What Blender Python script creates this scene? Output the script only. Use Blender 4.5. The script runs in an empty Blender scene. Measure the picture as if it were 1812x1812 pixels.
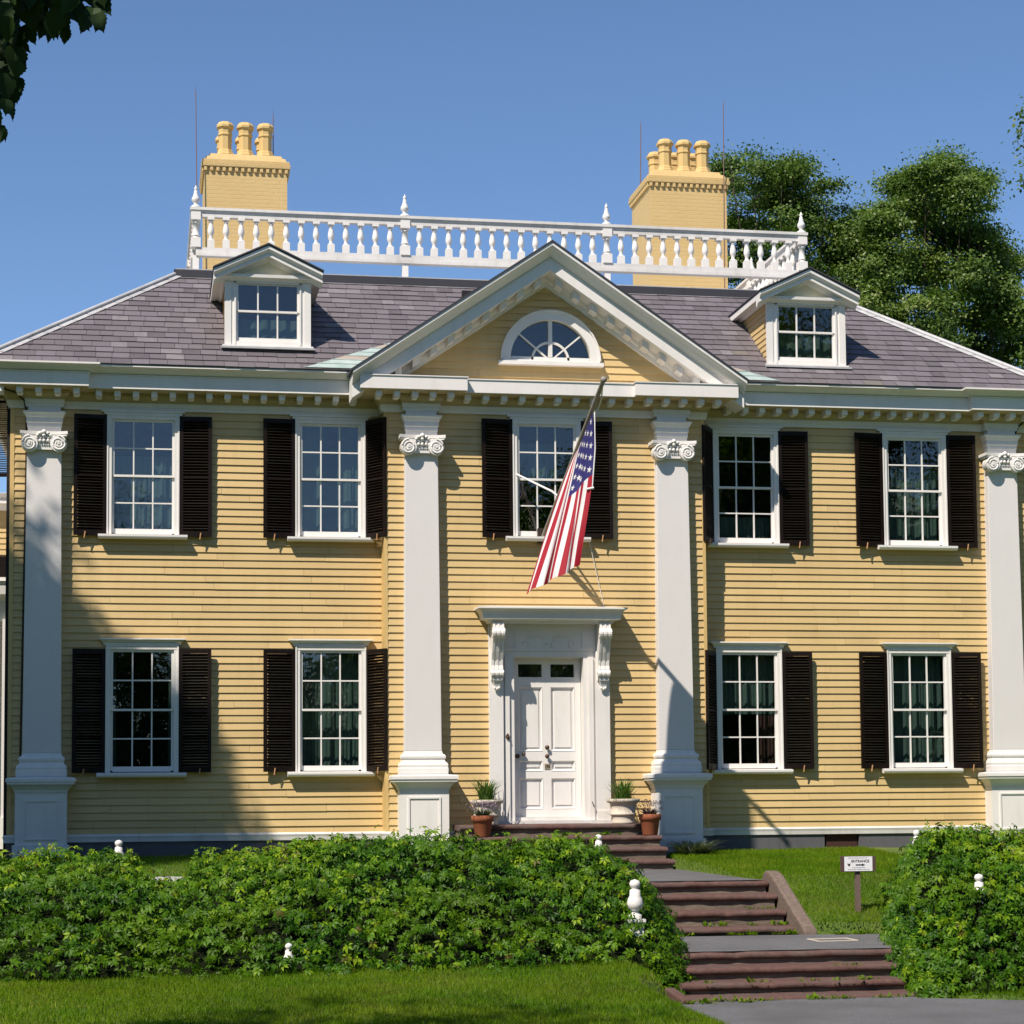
import bpy, math, random
import numpy as np
from math import sin, cos, pi, radians, sqrt, atan2
from mathutils import Vector, Matrix

random.seed(7)
rng = np.random.default_rng(11)
scene = bpy.context.scene
COL = scene.collection

# ------------------------------------------------------------------ camera
YAW, PITCH, ROLL = -0.17602, 0.07374, 0.0085
FPX, IMG, CX, CY = 3630.2, 1812.0, 906.08, 1158.04
CAM = Vector((-5.8484, -30.231, 0.2184))
_cy, _sy, _cp, _sp = cos(YAW), sin(YAW), cos(PITCH), sin(PITCH)
_F = Vector((-_sy * _cp, _cy * _cp, _sp))
_R = Vector((_cy, _sy, 0))
_U = _R.cross(_F)
_RC = _R * cos(ROLL) - _U * sin(ROLL)
_UC = _R * sin(ROLL) + _U * cos(ROLL)
cam_data = bpy.data.cameras.new('camera')
cam = bpy.data.objects.new('camera', cam_data)
COL.objects.link(cam)
cam.matrix_world = Matrix.Translation(CAM) @ Matrix((_RC, _UC, -_F)).transposed().to_4x4()
cam_data.sensor_width = 36.0
cam_data.lens = FPX / IMG * 36.0
cam_data.shift_x = -(CX - IMG / 2) / IMG
cam_data.shift_y = (CY - IMG / 2) / IMG
cam_data.clip_end = 2000
cam_data.clip_start = 0.1
scene.camera = cam


def to_px(p):
    """pixel of a world point (only used to keep the off-frame crowns out of the view)"""
    d = Vector(p) - CAM
    c = d.dot(_F)
    return CX + FPX * d.dot(_RC) / c, CY - FPX * d.dot(_UC) / c, c


# ------------------------------------------------------------------ light
SUN_DIR = Vector((-0.97, -1.0, 1.68)).normalized()
SUN_EL = math.asin(SUN_DIR.z)
world = bpy.data.worlds.new('World')
scene.world = world
world.use_nodes = True
wn = world.node_tree
bg = wn.nodes['Background']
sky = wn.nodes.new('ShaderNodeTexSky')
sky.sky_type = 'NISHITA'
sky.sun_disc = False
sky.sun_elevation = SUN_EL
sky.sun_rotation = atan2(SUN_DIR.x, SUN_DIR.y) % (2 * pi)
sky.altitude = 0
sky.air_density = 0.85
sky.dust_density = 0.0
sky.ozone_density = 6.0
wn.links.new(sky.outputs[0], bg.inputs[0])
bg.inputs[1].default_value = 0.11
sun_data = bpy.data.lights.new('sun', 'SUN')
sun_data.energy = 5.0
sun_data.angle = radians(0.53)
sun_data.color = (1.0, 0.90, 0.79)
sun = bpy.data.objects.new('sun', sun_data)
COL.objects.link(sun)
sun.rotation_euler = SUN_DIR.to_track_quat('Z', 'Y').to_euler()
scene.view_settings.view_transform = 'Standard'
scene.view_settings.look = 'None'
scene.view_settings.exposure = 0.36
scene.view_settings.gamma = 1.0


# ------------------------------------------------------------------ materials
def new_mat(name):
    m = bpy.data.materials.new(name)
    m.use_nodes = True
    nt = m.node_tree
    b = nt.nodes['Principled BSDF']
    return m, nt, b


def nd(nt, typ, **kw):
    n = nt.nodes.new(typ)
    for k, v in kw.items():
        setattr(n, k, v)
    return n


def ramp(nt, src, stops):
    r = nd(nt, 'ShaderNodeValToRGB')
    el = r.color_ramp.elements
    while len(el) < len(stops):
        el.new(0.5)
    for e, (p, c) in zip(el, stops):
        e.position = p
        e.color = (*c, 1) if len(c) == 3 else c
    nt.links.new(src, r.inputs[0])
    return r.outputs[0]


def noise(nt, scale, detail=4, rough=0.55, vec=None, stretch=None):
    n = nd(nt, 'ShaderNodeTexNoise')
    n.inputs['Scale'].default_value = scale
    n.inputs['Detail'].default_value = detail
    n.inputs['Roughness'].default_value = rough
    tc = nd(nt, 'ShaderNodeTexCoord')
    if stretch:
        mp = nd(nt, 'ShaderNodeMapping')
        mp.inputs['Scale'].default_value = stretch
        nt.links.new(tc.outputs['Object'], mp.inputs[0])
        nt.links.new(mp.outputs[0], n.inputs['Vector'])
    else:
        nt.links.new(tc.outputs['Object'], n.inputs['Vector'])
    return n.outputs['Fac']


def mixc(nt, fac, a, b, blend='MIX'):
    m = nd(nt, 'ShaderNodeMix', data_type='RGBA', blend_type=blend)
    ins = m.inputs
    for sock, v in ((ins[0], fac), (ins[6], a), (ins[7], b)):
        if hasattr(v, 'is_linked') or isinstance(v, bpy.types.NodeSocket):
            nt.links.new(v, sock)
        elif isinstance(v, (tuple, list)):
            sock.default_value = (*v, 1) if len(v) == 3 else v
        else:
            sock.default_value = v
    return m.outputs[2]


def tint_attr(nt):
    a = nd(nt, 'ShaderNodeAttribute', attribute_name='tint')
    return a.outputs['Fac']


def bump(nt, b, height, strength=0.3, dist=0.01):
    n = nd(nt, 'ShaderNodeBump')
    n.inputs['Strength'].default_value = strength
    n.inputs['Distance'].default_value = dist
    nt.links.new(height, n.inputs['Height'])
    nt.links.new(n.outputs[0], b.inputs['Normal'])


def paint(name, c, rough=0.55, dirt=0.12, tint=0.0, bumps=0.15, dirtcol=None, spec=0.3):
    """weathered paint: broad blotches, vertical streaks, optional tint per face"""
    m, nt, b = new_mat(name)
    d = dirtcol or tuple(x * 0.6 for x in c)
    f1 = noise(nt, 1.3, 5)
    f2 = noise(nt, 9, 4, stretch=(1, 1, 0.18))
    col = mixc(nt, ramp(nt, f1, [(0.35, (0, 0, 0)), (0.75, (dirt,) * 3)]), c, d)
    col = mixc(nt, ramp(nt, f2, [(0.5, (0, 0, 0)), (0.8, (dirt,) * 3)]), col, d)
    if tint:
        t = tint_attr(nt)
        col = mixc(nt, 1.0, col, ramp(nt, t, [(0, (1 - tint,) * 3), (1, (1.0, 1.0, 1.0))]), 'MULTIPLY')
    nt.links.new(col, b.inputs['Base Color'])
    b.inputs['Roughness'].default_value = rough
    b.inputs['Specular IOR Level'].default_value = spec
    if bumps:
        bump(nt, b, noise(nt, 60, 3), bumps, 0.004)
    return m


M = {}
M['white'] = paint('white_paint', (0.77, 0.745, 0.71), 0.5, 0.24, dirtcol=(0.5, 0.48, 0.43))
M['white_old'] = paint('white_paint_worn', (0.72, 0.70, 0.67), 0.6, 0.4, dirtcol=(0.36, 0.34, 0.31), bumps=0.4)
M['pilaster'] = paint('pilaster_paint', (0.69, 0.665, 0.645), 0.6, 0.14, bumps=0.6, dirtcol=(0.5, 0.49, 0.46))
M['yellow'] = paint('yellow_clapboard_paint', (0.625, 0.456, 0.212), 0.55, 0.3, tint=0.12, dirtcol=(0.47, 0.32, 0.125), bumps=0.5)
M['yellow_flat'] = paint('yellow_trim_paint', (0.62, 0.435, 0.178), 0.55, 0.25, dirtcol=(0.48, 0.31, 0.11))
M['soffit'] = paint('soffit_tan', (0.50, 0.40, 0.22), 0.6, 0.35, dirtcol=(0.3, 0.24, 0.13))  # yellow-brown, darker than the white of the cornice
M['cream'] = paint('cream_paint', (0.74, 0.66, 0.46), 0.55, 0.15)
M['shutter'] = paint('black_shutter_paint', (0.0085, 0.0052, 0.0042), 0.45, 0.3, bumps=0.1, dirtcol=(0.022, 0.013, 0.009), spec=0.14)
M['iron'] = paint('dark_iron', (0.03, 0.022, 0.018), 0.45, 0.4, dirtcol=(0.09, 0.05, 0.03))
M['bronze'] = paint('aged_bronze', (0.10, 0.055, 0.035), 0.4, 0.4)
M['peg'] = paint('shutter_dog_paint', (0.45, 0.25, 0.12), 0.6, 0.2)
M['foundation'] = paint('foundation_stone', (0.115, 0.115, 0.125), 0.85, 0.4, bumps=0.8, dirtcol=(0.06, 0.06, 0.065))
M['dark_metal'] = paint('dark_lead_edge', (0.05, 0.05, 0.058), 0.5, 0.3)
M['lead'] = paint('grey_lead_flashing', (0.50, 0.50, 0.50), 0.45, 0.5, dirtcol=(0.22, 0.22, 0.23))
M['deckmat'] = paint('deck_roofing', (0.28, 0.28, 0.29), 0.7, 0.3)
M['sandstone'] = paint('planter_stone', (0.60, 0.53, 0.43), 0.8, 0.35, bumps=0.6)
M['terracotta'] = paint('terracotta', (0.27, 0.085, 0.035), 0.75, 0.45, bumps=0.4, dirtcol=(0.17, 0.07, 0.04))
M['wood_post'] = paint('weathered_post_wood', (0.17, 0.12, 0.10), 0.8, 0.5, bumps=0.5)
M['pole'] = paint('flagpole_grey', (0.28, 0.255, 0.21), 0.5, 0.2)
M['rope'] = paint('white_rope', (0.75, 0.73, 0.70), 0.8, 0.1)
M['black'] = paint('black_ink', (0.01, 0.01, 0.012), 0.6, 0.0, bumps=0)
M['signwhite'] = paint('sign_enamel', (0.80, 0.80, 0.82), 0.4, 0.05, bumps=0)
M['dark'] = paint('dark_interior', (0.02, 0.02, 0.022), 0.9, 0.1, bumps=0)  # near-black colour imitates the darkness of unlit rooms


def brownstone():
    m, nt, b = new_mat('red_brownstone')
    f = noise(nt, 14, 6, 0.7)
    f2 = noise(nt, 2.2, 4)
    c = mixc(nt, ramp(nt, f, [(0.3, (0, 0, 0)), (0.7, (1, 1, 1))]), (0.072, 0.034, 0.028), (0.135, 0.070, 0.055))
    c = mixc(nt, ramp(nt, f2, [(0.45, (0, 0, 0)), (0.75, (0.75,) * 3)]), c, (0.10, 0.085, 0.075))
    nt.links.new(c, b.inputs['Base Color'])
    b.inputs['Roughness'].default_value = 0.85
    bump(nt, b, noise(nt, 40, 5, 0.7), 0.7, 0.012)
    return m


def riserstone():
    m, nt, b = new_mat('stained_riser_stone')
    f = noise(nt, 9, 6, 0.7, stretch=(0.35, 1, 1.6))
    c = ramp(nt, f, [(0.3, (0.075, 0.055, 0.042)), (0.5, (0.15, 0.115, 0.085)), (0.8, (0.27, 0.225, 0.17))])
    nt.links.new(c, b.inputs['Base Color'])
    b.inputs['Roughness'].default_value = 0.9
    bump(nt, b, noise(nt, 40, 5, 0.7), 0.6, 0.01)
    return m


def curbstone():
    m, nt, b = new_mat('brown_curb_stone')
    f = noise(nt, 18, 6, 0.7)
    c = ramp(nt, f, [(0.3, (0.10, 0.072, 0.056)), (0.6, (0.17, 0.125, 0.098)), (0.85, (0.25, 0.20, 0.165))])
    nt.links.new(c, b.inputs['Base Color'])
    b.inputs['Roughness'].default_value = 0.9
    bump(nt, b, noise(nt, 50, 5, 0.7), 0.5, 0.01)
    return m


def asphalt():
    m, nt, b = new_mat('grey_asphalt')
    f = noise(nt, 75, 5, 0.85)
    f2 = noise(nt, 0.9, 6, 0.65)
    f3 = noise(nt, 5, 6, 0.75)
    c = ramp(nt, f, [(0.32, (0.04, 0.041, 0.045)), (0.5, (0.098, 0.10, 0.108)), (0.68, (0.32, 0.315, 0.31))])
    c = mixc(nt, ramp(nt, f2, [(0.4, (0, 0, 0)), (0.65, (0.75,) * 3)]), c, (0.075, 0.073, 0.075))
    c = mixc(nt, ramp(nt, f3, [(0.55, (0, 0, 0)), (0.75, (0.7,) * 3)]), c, (0.13, 0.115, 0.085))
    nt.links.new(c, b.inputs['Base Color'])
    b.inputs['Roughness'].default_value = 0.9
    bump(nt, b, f, 0.6, 0.006)
    return m


def slate_mat():
    m, nt, b = new_mat('purple_grey_slate')
    t = tint_attr(nt)
    c = ramp(nt, t, [(0.0, (0.092, 0.08, 0.09)), (0.3, (0.125, 0.108, 0.12)), (0.55, (0.15, 0.13, 0.142)),
                     (0.8, (0.168, 0.146, 0.166)), (0.93, (0.22, 0.20, 0.21)), (1.0, (0.18, 0.158, 0.14))])
    f = noise(nt, 9, 6, 0.75, stretch=(1, 0.5, 0.5))
    c = mixc(nt, ramp(nt, f, [(0.4, (0, 0, 0)), (0.75, (0.7,) * 3)]), c, (0.135, 0.128, 0.120))
    nt.links.new(c, b.inputs['Base Color'])
    b.inputs['Roughness'].default_value = 0.55
    b.inputs['Specular IOR Level'].default_value = 0.35
    bump(nt, b, noise(nt, 25, 5, 0.7), 0.35, 0.01)
    return m


def copper_mat():
    m, nt, b = new_mat('verdigris_copper')
    f = noise(nt, 3.5, 5, 0.6)
    t = tint_attr(nt)
    c = ramp(nt, f, [(0.3, (0.27, 0.36, 0.335)), (0.6, (0.40, 0.48, 0.45)), (0.8, (0.52, 0.56, 0.52))])
    c = mixc(nt, ramp(nt, t, [(0.7, (0, 0, 0)), (0.75, (0.6,) * 3)]), c, (0.36, 0.21, 0.14))
    nt.links.new(c, b.inputs['Base Color'])
    b.inputs['Roughness'].default_value = 0.6
    return m


def brick_mat():
    m, nt, b = new_mat('yellow_painted_brick')
    f1 = noise(nt, 2.0, 5)
    c = mixc(nt, ramp(nt, f1, [(0.4, (0, 0, 0)), (0.75, (0.4,) * 3)]), (0.60, 0.425, 0.18), (0.52, 0.35, 0.135))
    tc = nd(nt, 'ShaderNodeTexCoord')
    sep = nd(nt, 'ShaderNodeSeparateXYZ')
    add = nd(nt, 'ShaderNodeMath', operation='ADD')
    cmb = nd(nt, 'ShaderNodeCombineXYZ')
    nt.links.new(tc.outputs['Object'], sep.inputs[0])
    nt.links.new(sep.outputs[0], add.inputs[0])
    nt.links.new(sep.outputs[1], add.inputs[1])
    nt.links.new(add.outputs[0], cmb.inputs[0])
    nt.links.new(sep.outputs[2], cmb.inputs[1])
    br = nd(nt, 'ShaderNodeTexBrick')
    br.inputs['Scale'].default_value = 1.0
    br.inputs['Brick Width'].default_value = 0.215
    br.inputs['Row Height'].default_value = 0.072
    br.inputs['Mortar Size'].default_value = 0.007
    br.inputs['Mortar Smooth'].default_value = 0.4
    br.inputs['Color1'].default_value = (1, 1, 1, 1)
    br.inputs['Color2'].default_value = (0.7, 0.7, 0.7, 1)
    br.inputs['Mortar'].default_value = (0, 0, 0, 1)
    nt.links.new(cmb.outputs[0], br.inputs['Vector'])
    h = mixc(nt, 0.45, br.outputs['Color'], noise(nt, 22, 5, 0.7))
    c = mixc(nt, ramp(nt, br.outputs['Fac'], [(0, (0, 0, 0)), (1, (0.08,) * 3)]), c, (0.5, 0.3, 0.09))
    nt.links.new(c, b.inputs['Base Color'])
    b.inputs['Roughness'].default_value = 0.65
    bump(nt, b, h, 0.5, 0.015)
    return m


def glass_mat():
    m = bpy.data.materials.new('old_window_glass')
    m.use_nodes = True
    nt = m.node_tree
    nt.nodes.remove(nt.nodes['Principled BSDF'])
    out = nt.nodes['Material Output']
    tr = nd(nt, 'ShaderNodeBsdfTransparent')
    tr.inputs[0].default_value = (0.78, 0.85, 0.82, 1)
    gl = nd(nt, 'ShaderNodeBsdfGlossy')
    gl.inputs['Roughness'].default_value = 0.015
    gl.inputs['Color'].default_value = (1, 1, 1, 1)
    lw = nd(nt, 'ShaderNodeLayerWeight')
    lw.inputs['Blend'].default_value = 0.5
    pw = nd(nt, 'ShaderNodeMath', operation='POWER')
    pw.inputs[1].default_value = 5.0
    nt.links.new(lw.outputs['Facing'], pw.inputs[0])
    fr = nd(nt, 'ShaderNodeMath', operation='MULTIPLY_ADD')
    fr.inputs[1].default_value = 0.90
    fr.inputs[2].default_value = 0.10
    nt.links.new(pw.outputs[0], fr.inputs[0])
    bp = nd(nt, 'ShaderNodeBump')
    bp.inputs['Strength'].default_value = 0.12
    bp.inputs['Distance'].default_value = 0.02
    nt.links.new(noise(nt, 5.0, 2), bp.inputs['Height'])
    nt.links.new(bp.outputs[0], gl.inputs['Normal'])
    mx = nd(nt, 'ShaderNodeMixShader')
    nt.links.new(fr.outputs[0], mx.inputs[0])
    nt.links.new(tr.outputs[0], mx.inputs[1])
    nt.links.new(gl.outputs[0], mx.inputs[2])
    nt.links.new(mx.outputs[0], out.inputs[0])
    return m


def leaf_mat(name, stops, trans=0.3, rough=0.42, patch=None, spec=0.4, patch2=None):
    """leaf: colour by a tint per leaf, part of the light passes through"""
    m = bpy.data.materials.new(name)
    m.use_nodes = True
    nt = m.node_tree
    b = nt.nodes['Principled BSDF']
    out = nt.nodes['Material Output']
    c = ramp(nt, tint_attr(nt), stops)
    if patch:
        f = noise(nt, patch[0], 3)
        c = mixc(nt, ramp(nt, f, [(0.42, (0, 0, 0)), (0.68, (patch[2],) * 3)]), c, patch[1])
    nt.links.new(c, b.inputs['Base Color'])
    if patch2:
        f = noise(nt, patch2[0], 4, 0.65)
        c = mixc(nt, ramp(nt, f, [(0.5, (0, 0, 0)), (0.72, (patch2[2],) * 3)]), c, patch2[1])
    nt.links.new(c, b.inputs['Base Color'])
    b.inputs['Roughness'].default_value = rough
    b.inputs['Specular IOR Level'].default_value = spec
    tl = nd(nt, 'ShaderNodeBsdfTranslucent')
    c2 = mixc(nt, 1.0, c, (1.25, 1.45, 0.55), 'MULTIPLY')
    nt.links.new(c2, tl.inputs[0])
    mx = nd(nt, 'ShaderNodeMixShader')
    mx.inputs[0].default_value = trans
    nt.links.new(b.outputs[0], mx.inputs[1])
    nt.links.new(tl.outputs[0], mx.inputs[2])
    nt.links.new(mx.outputs[0], out.inputs[0])
    return m


def soil_mat():
    m, nt, b = new_mat('lawn_turf')
    f = noise(nt, 1.1, 5, 0.6)
    f2 = noise(nt, 30, 4, 0.7)
    c = ramp(nt, f, [(0.3, (0.05, 0.11, 0.008)), (0.6, (0.10, 0.16, 0.012)), (0.8, (0.16, 0.18, 0.03))])
    c = mixc(nt, ramp(nt, f2, [(0.4, (0, 0, 0)), (0.8, (0.6,) * 3)]), c, (0.05, 0.045, 0.02))
    nt.links.new(c, b.inputs['Base Color'])
    b.inputs['Roughness'].default_value = 0.95
    bump(nt, b, f2, 0.8, 0.03)
    return m


M['nose'] = brownstone()
M['riser'] = riserstone()
M['curb'] = curbstone()
M['asphalt'] = asphalt()
M['slate'] = slate_mat()
M['copper'] = copper_mat()
M['brick'] = brick_mat()
M['glass'] = glass_mat()
M['turf'] = soil_mat()
M['curtain'] = paint('green_curtain', (0.045, 0.078, 0.068), 0.9, 0.3, bumps=0)
M['curtain_dark'] = paint('dark_drape', (0.035, 0.014, 0.012), 0.9, 0.3, bumps=0)
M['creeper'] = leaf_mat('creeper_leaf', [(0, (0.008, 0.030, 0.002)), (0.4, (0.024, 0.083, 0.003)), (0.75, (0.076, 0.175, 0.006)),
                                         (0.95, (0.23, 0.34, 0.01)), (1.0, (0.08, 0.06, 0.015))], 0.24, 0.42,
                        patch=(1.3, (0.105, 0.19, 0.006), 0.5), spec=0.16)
M['creeper_core'] = paint('near_black_fill', (0.008, 0.012, 0.004), 0.95, 0.5, spec=0.05)  # near-black: paints the dark between creeper leaves, also used for pot soil
M['grass'] = leaf_mat('grass_blade', [(0, (0.05, 0.13, 0.002)), (0.5, (0.10, 0.21, 0.004)), (0.85, (0.165, 0.27, 0.008)),
                                      (1, (0.30, 0.28, 0.07))], 0.4, 0.6, patch=(0.9, (0.18, 0.23, 0.01), 0.5), patch2=(3.2, (0.17, 0.14, 0.04), 0.45), spec=0.1)
M['linden'] = leaf_mat('tree_leaf', [(0, (0.04, 0.085, 0.012)), (0.5, (0.09, 0.155, 0.02)), (0.85, (0.155, 0.22, 0.035)),
                                     (1, (0.30, 0.33, 0.12))], 0.3, 0.5)
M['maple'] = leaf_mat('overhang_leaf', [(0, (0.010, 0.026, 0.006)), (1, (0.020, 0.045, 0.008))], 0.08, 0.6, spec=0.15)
M['potgreen'] = leaf_mat('pot_plant_leaf', [(0, (0.04, 0.10, 0.015)), (0.6, (0.10, 0.18, 0.03)), (1, (0.26, 0.30, 0.10))], 0.3, 0.5)
M['potpurple'] = leaf_mat('purple_flower', [(0, (0.10, 0.05, 0.12)), (0.5, (0.22, 0.14, 0.25)), (0.8, (0.10, 0.10, 0.05)), (1, (0.42, 0.34, 0.45))], 0.2, 0.6)
M['greyleaf'] = leaf_mat('grey_leaf', [(0, (0.05, 0.07, 0.05)), (0.7, (0.12, 0.14, 0.10)), (1, (0.5, 0.48, 0.45))], 0.2, 0.6)
M['bark'] = paint('tree_bark', (0.07, 0.052, 0.04), 0.95, 0.5, bumps=1.0)
M['flag_red'] = leaf_mat('flag_red', [(0, (0.36, 0.008, 0.024)), (1, (0.40, 0.010, 0.028))], 0.3, 0.7)
M['flag_white'] = leaf_mat('flag_white', [(0, (0.72, 0.72, 0.72)), (1, (0.76, 0.76, 0.76))], 0.25, 0.7)
M['flag_blue'] = leaf_mat('flag_blue', [(0, (0.030, 0.028, 0.15)), (1, (0.034, 0.032, 0.165))], 0.25, 0.7)
for _m, _k in ((M['flag_red'], (1.1, 0.9, 0.9)), (M['flag_white'], (1, 1, 1)), (M['flag_blue'], (1, 1, 1.1))):
    for _n in _m.node_tree.nodes:
        if _n.type == 'MIX' and _n.blend_type == 'MULTIPLY':
            _n.inputs[7].default_value = (*_k, 1)

# ------------------------------------------------------------------ object helpers
WL = {}


def wloc(o):
    return WL.get(o.name, Vector((0, 0, 0)))


def put(o, parent=None, loc=(0, 0, 0), rot=None):
    loc = Vector(loc)
    WL[o.name] = loc
    COL.objects.link(o)
    if parent is not None:
        o.parent = parent
        o.location = loc - wloc(parent)
    else:
        o.location = loc
    if rot:
        o.rotation_euler = rot
    return o


def thing(name, label, cat, loc=(0, 0, 0), group=None):
    o = bpy.data.objects.new(name, None)
    o.empty_display_size = 0.3
    put(o, None, loc)
    return tag(o, label, cat, group)


def tag(o, label, cat, group=None, kind=None):
    if label:
        o['label'] = label
    if cat:
        o['category'] = cat
    if group:
        o['group'] = group
    if kind:
        o['kind'] = kind
    return o


class MB:
    """collects polygons of one part"""

    def __init__(s):
        s.v, s.f, s.m, s.t, s.sm = [], [], [], [], []

    def face(s, pts, mi=0, tint=0.5, smooth=False):
        n = len(s.v)
        s.v.extend([tuple(p) for p in pts])
        s.f.append(tuple(range(n, n + len(pts))))
        s.m.append(mi)
        s.t.append(tint)
        s.sm.append(smooth)

    def faces(s, verts, faces, mi=0, tint=0.5, smooth=False):
        n = len(s.v)
        s.v.extend([tuple(p) for p in verts])
        for f in faces:
            s.f.append(tuple(i + n for i in f))
            s.m.append(mi)
            s.t.append(tint)
            s.sm.append(smooth)

    def box(s, x0, x1, y0, y1, z0, z1, mi=0, tint=0.5):
        v = [(x0, y0, z0), (x1, y0, z0), (x1, y1, z0), (x0, y1, z0), (x0, y0, z1), (x1, y0, z1), (x1, y1, z1), (x0, y1, z1)]
        s.faces(v, [(0, 3, 2, 1), (4, 5, 6, 7), (0, 1, 5, 4), (1, 2, 6, 5), (2, 3, 7, 6), (3, 0, 4, 7)], mi, tint)

    def hexa(s, v, mi=0, tint=0.5):
        s.faces(v, [(0, 3, 2, 1), (4, 5, 6, 7), (0, 1, 5, 4), (1, 2, 6, 5), (2, 3, 7, 6), (3, 0, 4, 7)], mi, tint)

    def frustum(s, cx, cy, z0, z1, a0, b0, a1, b1, mi=0, yb=None):
        """tapered block; yb: fixed back plane"""
        def ring(z, a, b):
            y1 = yb if yb is not None else cy + b
            return [(cx - a, cy - b, z), (cx + a, cy - b, z), (cx + a, y1, z), (cx - a, y1, z)]
        s.hexa(ring(z0, a0, b0) + ring(z1, a1, b1), mi)

    def lathe(s, prof, c=(0, 0, 0), n=16, mi=0, smooth=True, tint=0.5):
        """prof: list of (r, z)"""
        v, f = [], []
        for r, z in prof:
            for k in range(n):
                a = 2 * pi * k / n
                v.append((c[0] + r * cos(a), c[1] + r * sin(a), c[2] + z))
        for i in range(len(prof) - 1):
            for k in range(n):
                k2 = (k + 1) % n
                f.append((i * n + k, i * n + k2, (i + 1) * n + k2, (i + 1) * n + k))
        s.faces(v, f, mi, tint, smooth)
        m = len(prof) - 1
        s.face([v[m * n + k] for k in range(n)], mi, tint)
        s.face([v[n - 1 - k] for k in range(n)], mi, tint)

    def tube(s, pts, r, n=8, mi=0, r1=None, tint=0.5, cap=True):
        pts = [Vector(p) for p in pts]
        v, f = [], []
        for i, p in enumerate(pts):
            d = (pts[min(i + 1, len(pts) - 1)] - pts[max(i - 1, 0)]).normalized()
            a = d.cross(Vector((0, 0, 1)))
            if a.length < 1e-3:
                a = d.cross(Vector((1, 0, 0)))
            a.normalize()
            b = d.cross(a)
            rr = r if r1 is None else r + (r1 - r) * i / (len(pts) - 1)
            for k in range(n):
                t = 2 * pi * k / n
                v.append(p + a * rr * cos(t) + b * rr * sin(t))
        for i in range(len(pts) - 1):
            for k in range(n):
                k2 = (k + 1) % n
                f.append((i * n + k, i * n + k2, (i + 1) * n + k2, (i + 1) * n + k))
        s.faces(v, f, mi, tint, True)
        if cap:
            s.face([v[k] for k in range(n)][::-1], mi, tint)
            s.face([v[(len(pts) - 1) * n + k] for k in range(n)], mi, tint)

    def prism(s, poly, axis, a, b, mi=0, tint=0.5):
        """extrude a closed polygon along an axis ('x': poly is (y,z); 'y': poly is (x,z); 'z': poly is (x,y))"""
        def P(p, t):
            return {'x': (t, p[0], p[1]), 'y': (p[0], t, p[1]), 'z': (p[0], p[1], t)}[axis]
        n = len(poly)
        v = [P(p, a) for p in poly] + [P(p, b) for p in poly]
        f = [(i, (i + 1) % n, n + (i + 1) % n, n + i) for i in range(n)] + [tuple(range(n))[::-1], tuple(range(n, 2 * n))]
        s.faces(v, f, mi, tint)

    def molding(s, path, prof, mi=0, closed=False):
        """run a (out, z) profile along a plan path; outward is to the right of travel; corners are mitred"""
        P = [Vector((p[0], p[1])) for p in path]
        n = len(P)
        offs = []
        for i in range(n):
            def nrm(a, b):
                d = (b - a).normalized()
                return Vector((d.y, -d.x))
            ns = []
            if i > 0:
                ns.append(nrm(P[i - 1], P[i]))
            if i < n - 1:
                ns.append(nrm(P[i], P[i + 1]))
            if len(ns) == 2:
                k = 1 + ns[0].dot(ns[1])
                offs.append((ns[0] + ns[1]) / max(k, 0.2))
            else:
                offs.append(ns[0])
        m = len(prof)
        v = []
        for p, o in zip(P, offs):
            for (out, z) in prof:
                v.append((p.x + o.x * out, p.y + o.y * out, z))
        f = []
        for i in range(n - 1):
            for k in range(m):
                k2 = (k + 1) % m
                f.append((i * m + k, i * m + k2, (i + 1) * m + k2, (i + 1) * m + k))
        f.append(tuple(range(m))[::-1])
        f.append(tuple((n - 1) * m + k for k in range(m)))
        s.faces(v, f, mi)

    def mesh(s, name, mats):
        me = bpy.data.meshes.new(name)
        me.from_pydata(s.v, [], s.f)
        for m in mats:
            me.materials.append(m)
        me.polygons.foreach_set('material_index', s.m)
        me.polygons.foreach_set('use_smooth', s.sm)
        at = me.attributes.new('tint', 'FLOAT', 'FACE')
        at.data.foreach_set('value', s.t)
        me.update()
        return me

    def build(s, name, mats, parent=None, loc=(0, 0, 0), rot=None, fix=True, bev=0):
        if not isinstance(mats, (list, tuple)):
            mats = [mats]
        me = s.mesh(name, mats)
        if fix:
            import bmesh
            bm = bmesh.new()
            bm.from_mesh(me)
            bmesh.ops.recalc_face_normals(bm, faces=bm.faces)
            bm.to_mesh(me)
            bm.free()
        o = bpy.data.objects.new(name, me)
        put(o, parent, loc, rot)
        if bev:
            b = o.modifiers.new('edge', 'BEVEL')
            b.width = bev
            b.segments = 2
            b.limit_method = 'ANGLE'
            b.angle_limit = radians(40)
        return o


def np_mesh(name, verts, faces, tint, mat, parent=None, loc=(0, 0, 0), smooth=False):
    """one mesh from numpy arrays: verts (n,3), faces (m,k), tint (m,)"""
    me = bpy.data.meshes.new(name)
    verts = np.ascontiguousarray(verts, dtype=np.float32)
    faces = np.ascontiguousarray(faces, dtype=np.int32)
    m, k = faces.shape
    me.vertices.add(len(verts))
    me.vertices.foreach_set('co', verts.ravel())
    me.loops.add(m * k)
    me.loops.foreach_set('vertex_index', faces.ravel())
    me.polygons.add(m)
    me.polygons.foreach_set('loop_start', np.arange(0, m * k, k, dtype=np.int32))
    try:
        me.polygons.foreach_set('loop_total', np.full(m, k, dtype=np.int32))
    except Exception:
        pass
    if smooth:
        me.polygons.foreach_set('use_smooth', np.ones(m, dtype=bool))
    me.materials.append(mat)
    at = me.attributes.new('tint', 'FLOAT', 'FACE')
    at.data.foreach_set('value', np.ascontiguousarray(tint, dtype=np.float32))
    me.update(calc_edges=True)
    me.validate()
    o = bpy.data.objects.new(name, me)
    return put(o, parent, loc)


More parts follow.
